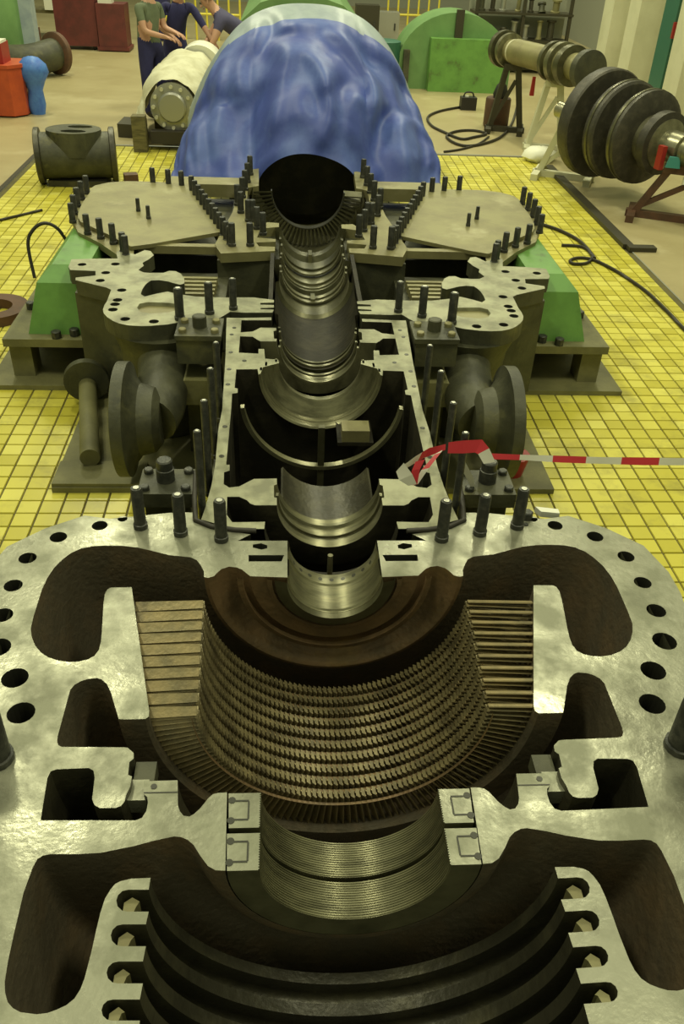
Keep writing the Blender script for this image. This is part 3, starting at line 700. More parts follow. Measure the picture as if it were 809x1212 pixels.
rib('tape_strand', [(578, 540), (620, 541.5), (665, 543.5), (710, 545), (760, 546), (812, 546.5), (980, 549)], [(0, .004, .010), (0, .002, .010), (0, .004, .012), (0, .002, .013), (0, .004, .014), (0, .002, .014), (0, .004, .016)], .128, .03)
rib('tape_wrap', [(530, 530, 2.51), (548, 529, 2.50), (566, 528, 2.50), (572, 534, 2.49), (579, 548, 2.48)], [(0, .004, .020), (0, .004, .024), (.01, .004, .024), (.018, 0, .012), (.020, 0, .004)], .13, 0)
rib('tape_loop', [(527, 529, 2.505), (505, 536, 2.49), (488, 546, 2.46), (473, 556, 2.44)], [(0, .003, .010), (.006, 0, .020), (.008, .0, .020), (.004, 0, .012)], .10, 0.0)
rib('tape_loop', [(473, 553, 2.44), (480, 565, 2.43), (488, 574, 2.43)], [(.012, 0, .018), (.022, 0, .012), (.014, 0, .004)], .5, .55)
rib('tape_loop', [(488, 574, 2.435), (492, 556, 2.44), (497, 545, 2.45)], [(.016, 0, .002), (.014, 0, .003), (.016, 0, .005)], .5, 0)
rib('tape_loop', [(491, 574, 2.44), (503, 555, 2.46), (520, 534, 2.50)], [(.010, 0, .004), (.013, 0, .004), (.010, 0, .004)], .07, .075)
rib('tape_tail', [(545, 545, 2.56), (556, 566, 2.60), (561, 582, 2.62)], [(.012, 0, .003), (.012, 0, .003), (.008, 0, 0)], .5, .55)
tag(MB().prism([tuple(onz(x, y, J+.002).to_2d()) for x, y in ((633, 600), (640, 606), (662, 608), (660, 603))], J-.02, J+.004).build('paper_scrap', M['white']), 'small white scrap at the back edge of the front casing joint', 'paper')
tag(MB().lathe([(0, .06), (.12, .085)], (1.06, 3.82, .03), (1.06, 3.82, .15), 16).build('red_bucket', M['darkred'], None, 40), 'dull red bucket on the foundation behind the barrier tape', 'bucket')

# ------------------------------------------------------------------ tarpaulin
def tarp_pt(u, v):
    # u 0..1 left-right, v 0..1 from front hem over the crown to the back
    th = PI*(1-u); c, s = math.cos(th), math.sin(th)
    hem_x = 1.20*c
    ac = max(0.0, 1-(abs(hem_x+.02)/.43)**2)
    hem = Vector((hem_x+.03, 7.72 - .42*(1-abs(c)**2), .45 + .10*s + .31*ac**.5))
    sc = math.copysign(abs(c)**.82, c)
    crown = Vector((1.02*sc+.03, 8.85+.25*(1-s), .42+1.37*s**.82))
    back = Vector((1.35*sc+.04, 10.6, .25+.9*s**.8))
    if v < .62:
        t = v/.62; bl = math.sin(PI*t)
        p = hem.lerp(crown, t); p.y -= .12*bl*s; p.z += bl*.07*s; p.x *= 1+.08*bl
        env = min(1, t*5)*min(1, (1-t)*4+.08)
        w = Vector((u*6+.6*noise.noise(Vector((u*5, t*3, 9))), t*1.7+.5*noise.noise(Vector((u*4, t*4, 2))), 3.1))
        cr = .5+.8*noise.noise(w)+.35*noise.noise(w*2.3)-.28*abs(noise.noise(w*1.3+Vector((4, 1, 0))))
        fold = (.5-cr)*.17*(.45+s)*env + .03*noise.noise(Vector((u*26, t*5, 7)))*env
        fold += .028*math.sin(u*44+3*t)*(1-t)**1.2*(1-ac*.4) + .055*(abs(math.sin(u*15+1.1*t))-.5)*(1-s)*env
        ridge = .17*math.exp(-((u-.515-.02*math.sin(6*t))/.020)**2)*math.sin(PI*min(1, t*1.2))
        ridge += .11*math.exp(-((u-.40-.10*t)/.022)**2)*math.sin(PI*min(1, t*1.3)) + .10*math.exp(-((u-.66+.05*t)/.02)**2)*math.sin(PI*min(1, t*1.3))
        p.y -= fold+ridge; p.z += fold*.45; p.x += fold*.4*c
    else:
        t = (v-.62)/.38; p = crown.lerp(back, t); p.z += .06*math.sin(PI*t)
    return p
NU, NVV = 150, 100
m = MB(); v = [tarp_pt(i/NU, j/NVV) for j in range(NVV+1) for i in range(NU+1)]
fr, gy = [], []
for j in range(NVV):
    for i in range(NU):
        q = (j*(NU+1)+i, j*(NU+1)+i+1, (j+1)*(NU+1)+i+1, (j+1)*(NU+1)+i)
        (fr if j < NVV*(.525+.085*abs(2*i/NU-1)**2) else gy).append(q)
T = thing('tarpaulin', 'crumpled blue tarpaulin draped over a tall machine behind the rear casing', 'tarpaulin', (0, 8.9, .5))
MB().add(v, fr).build('blue_sheet', M['tarp'], T, 60)
MB().add(v, gy).build('grey_sheet', M['tarp_grey'], T, 60)
CV = thing('covered_machine', 'dark machine end showing through the arch beneath the blue tarpaulin', 'machine', (0, 8.9, 0))
MB().lathe([(0, .55), (.05, .62), (2.0, .62)], (0, 8.0, .72), (0, 10.2, .72), 40).build('cover_drum', M['cast_dark'], CV, 30)
MB().box((0, 9.3, .25), (1.4, 2.2, .5)).build('bed', M['body'], CV)

# ------------------------------------------------------------------ background left
# two-holed casting
t = thing('pipe_casting', 'dark cast steel spool with end flanges and two top holes on the floor', 'casting', (-2.36, 9.55, 0))
a, b = Vector((-2.72, 9.50, .275)), Vector((-2.02, 9.62, .275))
L_ = (b-a).length; dd = (b-a).normalized()
MB().lathe([(.0, .18), (.0, .23), (L_, .23)], a, b, 36).build('barrel', M['body'], t, 35)
for q0 in (a-dd*.05, b-dd*.01):
    MB().lathe([(0, .255), (.008, .275), (.055, .275), (.06, .26)], q0, q0+dd*.06, 40).build('end_flange', M['cast_dark'], t, 35)
pad = MB(); cx_, cy_ = -2.37, 9.56
o_ = [(cx_+.28*math.cos(2*PI*k/32), cy_+.24*math.sin(2*PI*k/32)) for k in range(32)]
hs_ = [[(cx_+.02+.13*math.cos(2*PI*k/20), cy_-.11+.065*math.sin(2*PI*k/20)) for k in range(20)], [(cx_+.05+.13*math.cos(2*PI*k/20), cy_+.11+.065*math.sin(2*PI*k/20)) for k in range(20)]]
pad.prism(o_, .30, .535, 0, hs_); pad.build('top_pad', M['body'], t)
MB().box((-2.36, 9.52, .03), (.6, .3, .06)).build('foot', M['cast_dark'], t)

# sheet-covered machine on cradle
t = thing('cradle', 'dark timber cradle under the sheeted shaft end beside the blue tarpaulin', 'cradle', (-1.55, 11.4, 0))
MB().box((-1.93, 11.05, .20), (.16, .16, .40)).build('post', M['wood'], t)
MB().box((-1.18, 11.2, .20), (.16, .16, .40)).build('post', M['wood'], t)
MB().box((-1.85, 12.4, .20), (.16, .16, .40)).build('post', M['wood'], t)
MB().box((-1.5, 11.14, .15), (.62, .14, .14)).build('cross_beam', M['darkwood'], t)
t = thing('sheeted_shaft', 'machine under a dusty white sheet with round bolted flange facing the camera', 'machine', (-1.55, 12.0, .4))
MB().lathe([(0, .15), (.02, .17), (.05, .17), (.055, .27), (.11, .27), (.13, .20), (1.8, .20)], (-1.54, 11.15, .47), (-1.42, 12.95, .50), 36).build('flange', M['alu'], t, 35)
for k in range(12):
    a = 2*PI*k/12; MB().cyl((-1.54+.225*math.cos(a), 11.17, .47+.225*math.sin(a)), (-1.54+.225*math.cos(a), 11.23, .47+.225*math.sin(a)), .022, 8).build('bolt', M['sheet'], t)
v = []; f = []
NA, NB = 40, 34
for j in range(NB+1):
    y = 11.20+1.50*j/NB
    for i in range(NA+1):
        u = -1+2*i/NA; au = abs(u)
        cx = -1.55+.06*(j/NB)
        hump = .10*math.sin(PI*min(1, j/NB*1.2)) + .22*max(0, (j/NB-.45))
        if au < .55: x = .36*math.sin(au/.55*PI/2); z = .48+.31*math.cos(au/.55*PI/2)
        else: x = .36+.14*(au-.55)/.45; z = .48-(au-.55)/.45*(.26+.07*math.sin(j*.9))
        z += hump*(1-au*.6) - .03*(1-j/NB); x *= .90+.2*min(1, j/8); z = z if au < .8 or j > 12 else z-.08*(u < 0)
        n_ = noise.fractal(Vector((u*3, y*2.2, 1.7)), 1, 2, 3)*.06
        v.append((cx+math.copysign(x, u)+n_*.6*u, y + (.05*au if j == 0 else 0), z+n_))
for j in range(NB):
    for i in range(NA): f.append((j*(NA+1)+i, j*(NA+1)+i+1, (j+1)*(NA+1)+i+1, (j+1)*(NA+1)+i))
MB().add(v, f).build('white_sheet', M['sheet'], t, 70)
for k, yy in enumerate((12.75, 13.0)):
    MB().lathe([(0, .30), (.1, .31), (.12, .30)], (-1.33, yy, .66), (-1.31, yy+.14, .67), 30).build('collar', M['white'], t, 40)
tag(MB().prism([(-2.32, 11.75), (-2.02, 11.7), (-2.0, 12.15), (-2.3, 12.2)], 0, .16).build('dark_crate', M['channel']), 'low dark crate on the floor beside the sheeted shaft', 'crate')

# red chests and blue bag at the left edge
t = thing('red_chest', 'orange red steel chest at the left edge of the hall floor', 'chest', (-3.98, 12.95, 0))
c = MB(); cont = [(-4.55, 12.75), (-3.86, 12.72), (-3.72, 12.88), (-3.74, 13.35), (-4.55, 13.35)]
c.prism(cont, 0.02, .60); c.build('body', M['red'], t)
MB().prism([(x_*1.0, y_) for x_, y_ in [(-4.58, 12.73), (-3.85, 12.70), (-3.70, 12.87), (-3.72, 13.38), (-4.58, 13.38)]], .60, .64).build('lid', M['red'], t)
t = thing('red_case', 'dark red case with pale handle standing on the orange red chest', 'case', (-4.0, 13.0, .64))
MB().box((-4.15, 13.0, .76), (.46, .36, .24)).build('body', M['darkred'], t)
MB().box((-3.97, 12.96, .895), (.10, .30, .03)).build('handle', M['white'], t)
t = thing('blue_bag', 'bright blue plastic bag hanging beside the red chest', 'bag', (-3.6, 13.0, 0))
m = MB(); NN = 18
v = []
prof = [(0, .10), (.12, .12), (.30, .10), (.40, .13), (.52, .20), (.62, .19), (.70, .10), (.72, .02)]
for z, r in prof:
    for k in range(NN):
        a = 2*PI*k/NN; rr = r*(1+.22*noise.noise(Vector((math.cos(a)*1.6, math.sin(a)*1.6, z*5))))
        v.append((-3.62+rr*math.cos(a), 13.05+rr*math.sin(a)*.8, z))
f = [(i*NN+k, i*NN+(k+1) % NN, (i+1)*NN+(k+1) % NN, (i+1)*NN+k) for i in range(len(prof)-1) for k in range(NN)]
m.add(v, f+[tuple(range(NN))]).build('sack', M['bluecloth'], t, 60)
# elbow pipe
t = thing('elbow_pipe', 'grey green bent pipe with dark end flange lying on the hall floor', 'pipe', (-4.2, 16.5, 0))
pth = smooth_path([(-4.85, 15.9, .24), (-4.5, 15.92, .25), (-4.30, 16.0, .27), (-4.16, 16.15, .30), (-4.06, 16.32, .32)], 6)
MB().tube(pth, .24, 28).build('elbow', M['body'], t, 60)
MB().lathe([(0, .29), (.02, .32), (.10, .32), (.12, .29)], (-4.08, 16.28, .325), (-3.99, 16.42, .325), 36).build('flange', M['rustframe'], t, 35)
# green machine at far left
t = thing('green_tank', 'pale green machine housing at the far left edge', 'machine', (-5.3, 16.6, 0))
MB().lathe([(0, .55), (.1, .60), (1.5, .60), (1.7, .5)], (-5.25, 16.9, 0), (-5.25, 16.9, 1.8), 32).build('shell', M['green2'], t, 40)
MB().box((-4.62, 16.9, .75), (.30, .3, 1.5)).build('side_duct', M['tarp_grey'], t)
# maroon cabinets on a trolley
t = thing('tool_cabinet', 'taller maroon steel cabinet on a low trolley at the back', 'cabinet', (-4.4, 19.4, 0))
MB().box((-4.30, 19.6, .62), (.80, .6, 1.1)).build('body', M['maroon'], t)
for dx in (-.3, .3):
    MB().cyl((-4.30+dx-.03, 19.4, .06), (-4.30+dx+.03, 19.4, .06), .06, 12).build('wheel', M['boot'], t)
t = thing('tool_cabinet', 'shorter maroon steel cabinet with white papers on top at the back', 'cabinet', (-3.6, 19.4, 0))
MB().box((-3.60, 19.5, .45), (.55, .55, .74)).build('body', M['maroon'], t)
MB().box((-3.60, 19.5, .05), (.62, .6, .06)).build('trolley', M['maroon'], t)
MB().box((-3.7, 19.45, .86), (.26, .3, .08)).build('papers', M['white'], t)
# workbench clutter behind
t = thing('workbench', 'dark workbench with white boxes along the back left', 'workbench', (-5.2, 21.0, 0))
MB().box((-5.2, 21.2, .5), (1.6, .8, .06)).build('top', M['wood'], t)
for dx in (-.7, .7): MB().box((-5.2+dx, 21.2, .24), (.08, .7, .47)).build('leg', M['channel'], t)
tag(MB().box((-4.95, 20.9, .72), (.5, .4, .36)).build('white_box', M['white']), 'white box on the dark workbench at the back', 'box')
tag(MB().box((-2.95, 21.3, .52), (.5, .5, 1.0)).build('blue_cabinet', M['navy']), 'dark blue cabinet behind the maroon cabinets', 'cabinet')
t = thing('yellow_barrier', 'low yellow barrier in front of the dark blue cabinet', 'barrier', (-2.95, 20.9, 0))
MB().box((-2.95, 20.9, .45), (.6, .08, .10)).build('bar', M['yellow'], t)
for dx in (-.25, .25): MB().box((-2.95+dx, 20.9, .2), (.06, .06, .4)).build('post', M['yellow'], t)

# clutter along the back of the hall
for k, (x_, y_, w_, h_, m_, lab, cat) in enumerate(((-5.0, 18.3, .30, .9, 'alu', 'narrow bright metal locker behind the elbow pipe', 'locker'), (-4.75, 17.6, .24, .5, 'rustframe', 'small brown bin standing behind the elbow pipe', 'bin'),
        (1.55, 21.0, .5, .8, 'channel', 'dark machine cabinet at the back behind the green drum', 'cabinet'), (2.1, 22.0, .5, .6, 'alu', 'pale metal cabinet at the back beside the dark machine cabinet', 'cabinet'))):
    t = thing(('locker', 'bin', 'machine_cabinet', 'metal_cabinet')[k], lab, cat, (x_, y_, 0))
    MB().box((x_, y_, h_/2+.04), (w_, .4, h_)).build('body', M[m_], t)
    MB().box((x_, y_, .02), (w_+.04, .44, .04)).build('plinth', M['channel'], t)
    MB().box((x_+w_*.3, y_-.21, h_*.6), (.03, .03, .14)).build('handle', M['stud'], t)
# yellow guard rail behind the people
def rail(x0, x1, y, label):
    t = thing('guard_rail', label, 'railing', ((x0+x1)/2, y, 0), 'yellow guard rails at the back')
    n = int((x1-x0)/.22)+1
    for k in range(n):
        xx = x0+(x1-x0)*k/max(1, n-1); MB().cyl((xx, y, 0), (xx, y, .95), .022, 8).build('post', M['yellow'], t)
    for z in (.5, .95): MB().cyl((x0, y, z), (x1, y, z), .024, 8).build('bar', M['yellow' if z < .9 else 'white'], t)
rail(-2.4, -1.2, 21.5, 'yellow guard rail between the people at the back')
rail(2.2, 3.4, 23.0, 'yellow guard rail behind the green half-round cover')

# green generator beyond the tarp
t = thing('generator', 'pale green generator housing behind the blue tarpaulin', 'generator', (0, 16, 0))
pr = [(-1.0, 0), (-1.0, .7), (-.9, 1.1), (-.6, 1.35), (-.25, 1.45), (.25, 1.45), (.6, 1.35), (.9, 1.1), (1.0, .7), (1.0, 0)]
v = [(x_+.05, y_, z_) for y_ in (14.2, 18.5) for x_, z_ in pr]; K = len(pr)
f = [(i, i+1, K+i+1, K+i) for i in range(K-1)] + [tuple(range(K)), tuple(range(2*K-1, K-1, -1))]
MB().add(v, f).build('housing', M['green2'], t, 20)
MB().box((0.05, 14.12, .95), (.9, .12, .5)).build('dark_vent', M['cast_dark'], t)

# green half-round cover
t = thing('coupling_cover', 'light green half-round sheet metal cover standing behind the cables', 'cover', (2.75, 15.9, 0))
def half_disc(cx, y0, y1, r, h0, mname, nm):
    pr = [(cx-r, 0), (cx-r, h0)] + [(cx - r*math.cos(PI*k/20), h0 + r*.86*math.sin(PI*k/20)) for k in range(1, 20)] + [(cx+r, h0), (cx+r, 0)]
    v = [(x_, y_, z_) for y_ in (y0, y1) for x_, z_ in pr]; K = len(pr)
    f = [(i, i+1, K+i+1, K+i) for i in range(K-1)] + [tuple(range(K)), tuple(range(2*K-1, K-1, -1))]
    return MB().add(v, f).build(nm, M[mname], t, 25)
half_disc(2.68, 16.1, 17.0, .98, .32, 'green2', 'shell')
MB().box((2.88, 15.98, .40), (1.30, .22, .80)).build('front_box', M['green'], t)
MB().box((2.70, 16.06, .98), (.13, .06, .46)).build('black_strap', M['channel'], t)
MB().box((1.85, 16.05, .35), (.10, .10, .5)).build('hinge_post', M['body'], t)
tag(MB().lathe([(0, .26), (.7, .26), (.72, .2)], (1.50, 16.2, .0), (1.50, 16.2, .8), 24).build('green_drum', M['greencol'], None, 35), 'dark green drum beside the half-round cover', 'drum')

# ------------------------------------------------------------------ right: rotors on stands
def rotor(name, label, a, b, prof, mats, group, kind_blades=()):
    t = thing(name, label, 'rotor', ((a+b)/2).to_tuple(), group)
    for nm, pf, mm in prof:
        MB().lathe(pf, a, b, 44).build(nm, M[mm], t, 30)
    return t
a2 = Vector((2.98, 10.5, .70)); b2 = Vector((4.10, 8.0, .66))
d2 = (b2-a2).normalized()
rt = rotor('bladed_rotor', 'turbine rotor with three large dark bladed discs resting on brown stands', a2, b2,
      [('shaft', [(0, .09), (.3, .09), (.31, .15), (.7, .15), (.71, .24), (1.7, .24), (1.72, .15), (1.95, .15), (1.96, .12), (2.8, .12)], 'shaft'),
       ('disc', [(.62, .20), (.63, .535), (.66, .55), (.78, .55), (.80, .535), (.81, .20)], 'rotor'),
       ('disc', [(.95, .20), (.97, .47), (1.0, .485), (1.10, .485), (1.12, .46), (1.14, .20)], 'rotor'),
       ('disc', [(1.28, .20), (1.30, .44), (1.33, .455), (1.42, .455), (1.45, .40), (1.47, .20)], 'rotor'),
       ('disc', [(1.56, .18), (1.58, .30), (1.68, .30), (1.70, .18)], 'rotor'),
       ('rim_band', [(1.02, .47), (1.025, .492), (1.05, .492), (1.055, .47)], 'bore_dark'),
       ('rim_band', [(1.335, .44), (1.34, .462), (1.37, .462), (1.375, .44)], 'bore_dark'),
       ('collar', [(1.98, .12), (1.99, .145), (2.08, .145), (2.09, .12)], 'bore'),
       ('collar', [(2.16, .12), (2.17, .145), (2.22, .145), (2.23, .12)], 'bore')], None, 'rotors on stands')
a1 = Vector((2.80, 13.2, 1.0)); b1 = Vector((3.42, 10.95, 1.05))
rotor('plain_rotor', 'slender grey rotor shaft with stepped collars on a trestle by the wall', a1, b1,
      [('shaft', [(0, 0.115), (.03, 0.138), (.45, 0.138), (.46, 0.155), (1.35, 0.155), (1.36, 0.184), (1.75, 0.184), (1.76, 0.149), (2.3, 0.149)], 'plate'),
       ('collar', [(.06, 0.138), (.07, 0.230), (.16, 0.230), (.17, 0.138)], 'bore_dark'),
       ('collar', [(.22, 0.138), (.23, 0.207), (.30, 0.207), (.31, 0.138)], 'bore'),
       ('collar', [(1.42, 0.172), (1.43, 0.230), (1.50, 0.230), (1.51, 0.172)], 'bore_dark'),
       ('collar', [(1.60, 0.172), (1.61, 0.241), (1.70, 0.241), (1.71, 0.172)], 'bore'),
       ('collar', [(1.80, 0.149), (1.81, 0.230), (1.92, 0.230), (1.93, 0.149)], 'bore_dark'),
       ('end_disc', [(2.18, 0.149), (2.19, 0.218), (2.30, 0.218), (2.31, 0.184)], 'body')], None, 'rotors on stands')
def a_stand(label, c, w, h, rz, m_, name='rotor_stand'):
    t = thing(name, label, 'stand', c, 'rotor stands')
    R = Matrix.Rotation(rz, 3, 'Z'); C_ = Vector(c)
    def P_(x, y, z): return C_ + R @ Vector((x, y, z))
    for sx in (-1, 1):
        MB().bar(P_(sx*w, 0, 0), P_(sx*w*.35, 0, h), .07, .07).build('leg', M[m_], t)
        MB().bar(P_(sx*w, -.28, .035), P_(sx*w, .28, .035), .08, .07).build('foot', M[m_], t)
    MB().bar(P_(-w-.06, 0, .035), P_(w+.06, 0, .035), .08, .07).build('sill', M[m_], t)
    MB().bar(P_(-w*.5, 0, h), P_(w*.5, 0, h), .10, .08).build('head', M[m_], t)
    MB().bar(P_(-w*.9, 0, .1), P_(w*.3, 0, h*.8), .05, .05).build('brace', M[m_], t)
    return t
p_ = a2+d2*2.02
a_stand('brown steel stand carrying the near end of the bladed rotor', (p_.x, p_.y, 0), .42, .50, -.4, 'rustframe')
p_ = a2+d2*.25
a_stand('pale painted stand carrying the far end of the bladed rotor', (p_.x, p_.y, 0), .30, .56, -.4, 'wall')
d1 = (b1-a1).normalized(); p_ = a1+d1*.42
a_stand('dark trestle under the far end of the slender rotor', (p_.x, p_.y, 0), .22, .82, -.25, 'channel')
p_ = a1+d1*1.55
a_stand('pale trestle under the near end of the slender rotor', (p_.x, p_.y, 0), .22, .80, -.25, 'wall')
# rags and clamps
pc = a2+d2*1.88
tag(MB().box((pc.x-.20, pc.y-.06, .60), (.05, .08, .22), .3).build('red_clamp', M['darkred']), 'red clamp gripping the bladed rotor beside its brown stand', 'clamp')
tag(MB().box((pc.x-.10, pc.y-.16, .58), (.14, .05, .10), -.3, .7).build('teal_rag', M['teal']), 'teal rag hung on the brown stand', 'rag')
tag(MB().box((pc.x+.10, pc.y-.20, .50), (.14, .04, .24), -.3, .9).build('white_rag', M['white']), 'white rag hung over the brown stand beam', 'rag')
pc = a1+d1*.40
tag(MB().lathe([(0, .145), (.02, .15), (.13, .15), (.14, .145)], pc, pc+d1*.14, 24).build('sling_strap', M['sheet'], None, 40), 'cream sling strap around the slender rotor', 'strap')
pc = a1+d1*1.30
tag(MB().box((pc.x-.14, pc.y, .72), (.05, .05, .22), 0, .7).build('red_tag', M['darkred']), 'red shackle hanging below the slender rotor', 'shackle')

# channel on the floor, bag, drum, battery, cables
t = thing('steel_channel', 'long dark steel channel lying along the tile edge at right', 'channel', (3.03, 9.2, 0))
MB().box((3.03, 9.25, .02), (.10, 3.0, .04)).build('long_bar', M['channel'], t)
MB().box((3.14, 7.70, .02), (.26, .10, .04)).build('end_foot', M['channel'], t)
v = []; NN = 16; ctr = onz(628, 190, 0)
m = MB(); prof = [(0, .13), (.05, .18), (.11, .17), (.16, .10), (.175, .01)]
for z, r in prof:
    for k in range(NN):
        a = 2*PI*k/NN; rr = r*(1+.3*noise.noise(Vector((math.cos(a)*2, math.sin(a)*2, z*8))))
        v.append((ctr.x+.1+rr*math.cos(a)*1.2, ctr.y+rr*math.sin(a), z))
m.add(v, [(i*NN+k, i*NN+(k+1) % NN, (i+1)*NN+(k+1) % NN, (i+1)*NN+k) for i in range(len(prof)-1) for k in range(NN)]+[tuple(range(NN))])
tag(m.build('white_bag', M['white'], None, 60), 'crumpled white bag on the floor by the pale stand', 'bag')
c = onz(588, 152, 0)
t = thing('brown_drum', 'short brown drum with black hand lamp on it by the trestle', 'drum', (c.x, c.y+.15, 0))
MB().lathe([(0, .17), (.02, .18), (.36, .18), (.38, .17)], (c.x, c.y+.15, 0), (c.x, c.y+.15, .38), 24).build('barrel', M['rustframe'], t, 35)
tag(MB().lathe([(0, .10), (.05, .11), (.16, .07), (.20, .03)], (c.x+.02, c.y+.15, .38), (c.x+.02, c.y+.15, .60), 18).build('hand_lamp', M['boot'], None, 40), 'black hand lamp standing on the brown drum', 'lamp')
c = onz(554, 131, 0)
t = thing('battery_box', 'small black battery box on the floor in front of the green cover', 'box', (c.x, c.y, 0))
MB().box((c.x, c.y+.1, .09), (.24, .18, .18)).build('body', M['boot'], t)
MB().tube(smooth_path([(c.x-.08, c.y+.1, .18), (c.x-.05, c.y+.1, .24), (c.x+.05, c.y+.1, .24), (c.x+.08, c.y+.1, .18)]), .012, 6).build('handle', M['boot'], t)
MB().box((c.x-.03, c.y+.1, .19), (.05, .05, .02)).build('terminal', M['white'], t)
def cable(px, r, label):
    pts = [onz(x, y, 0) + Vector((0, 0, r)) for x, y in px]
    tag(MB().tube(smooth_path(pts, 6), r, 6).build('cable', M['cable'], None, 60), label, 'cable', 'cables on the floor')
cable([(642, 268), (660, 274), (680, 284), (692, 294), (703, 308)], .016, 'short dark cable curving towards the loop by the green pedestal')
cable([(664, 292), (688, 294), (700, 304), (694, 313), (678, 314), (674, 310), (684, 307), (700, 309), (720, 318), (740, 330), (765, 348), (790, 372), (809, 392), (840, 420)], .014, 'long dark cable with a loop crossing the yellow tiles at right')
cable([(545, 128), (520, 133), (506, 140), (510, 150), (525, 158), (545, 166), (560, 164), (575, 160), (560, 156), (540, 157), (528, 163), (540, 172), (560, 174), (590, 165), (605, 148), (612, 125)], .018, 'tangled black cable on the beige floor beside the battery box')
cable([(525, 181), (545, 178), (565, 172), (578, 163)], .014, 'short black cable end beside the blue tarpaulin')
cable([(0, 262), (25, 256), (50, 250)], .012, 'thin dark cable on the tiles in front of the two-holed casting')
tag(MB().box((-1.65, 8.85, .05), (.4, .10, .10), .2).build('dark_bracket', M['cast_dark']), 'small dark bracket on the tiles behind the left cover plate', 'bracket')
tag(MB().box((-1.82, 9.5, .06), (.14, .12, .12), .3).build('brown_block', M['rustframe']), 'brown block on the tiles beside the two-holed casting', 'block')

# wall columns at right and racks
for k, (x_, y_, w_, m_, lab) in enumerate(((5.62, 16.6, .55, 'wall', 'a'), (5.55, 15.2, .5, 'wall', 'b'), (5.38, 13.6, .26, 'greencol', 'c'), (5.25, 12.4, .5, 'wall', 'd'))):
    labs = ('cream painted wall column farthest back beside the pipe rack', 'cream painted wall column next to the dark green post', 'dark green steel post between cream wall columns', 'cream painted wall column nearest the bladed rotor')
    t = thing('wall_column', labs[k], 'column', (x_, y_, 0), 'wall columns at the right') if m_ == 'wall' else thing('steel_post', labs[k], 'post', (x_, y_, 0))
    MB().box((x_, y_, 2.0), (w_, .5, 4.0)).build('shaft', M[m_], t)
    MB().box((x_, y_, .06), (w_+.06, .56, .12)).build('plinth', M['slab'], t)
MBX = MB().box((6.2, 14.2, 2), (.2, 8, 4)); struct(MBX.build('wall_side', M['wall']))
tag(MB().box((5.30, 13.33, 1.28), (.14, .04, .2)).build('red_sign', M['darkred']), 'small red plate fixed on the dark green post', 'plate')
t = thing('pipe_rack', 'dark storage rack full of grey fittings beyond the slender rotor', 'rack', (4.5, 18.5, 0))
for dx in (-.9, .0, .9): MB().box((4.3+dx, 18.3, .9), (.06, .06, 1.8)).build('upright', M['channel'], t)
for z in (.12, .55, 1.0): MB().box((4.3, 18.5, z), (1.9, .5, .04)).build('shelf', M['channel'], t)
MB().box((4.3, 18.85, .9), (1.9, .04, 1.8)).build('back_panel', M['wall_back'], t)
rr = random.Random(3)
for k in range(22):
    z = (.14, .57, 1.02)[k % 3]; xx = 3.45+1.7*((k//3)/7.0)+rr.uniform(-.04, .04); h = rr.uniform(.16, .34); r_ = rr.uniform(.05, .10)
    o = MB().lathe([(0, r_), (.03, r_), (.04, r_*.7), (h-.04, r_*.7), (h-.03, r_), (h, r_)], (xx, 18.42+rr.uniform(-.08, .08), z), (xx, 18.42, z+h), 12).build('pipe_fitting', M[rr.choice(['plate', 'body', 'alu', 'channel'])], None, 35)
    tag(o, '%s flanged fitting from the left on the %s shelf of the dark rack' % (('first', 'second', 'third', 'fourth', 'fifth', 'sixth', 'seventh', 'eighth')[k//3], ('lowest', 'middle', 'top')[k % 3]), 'fitting', 'fittings on the rack')

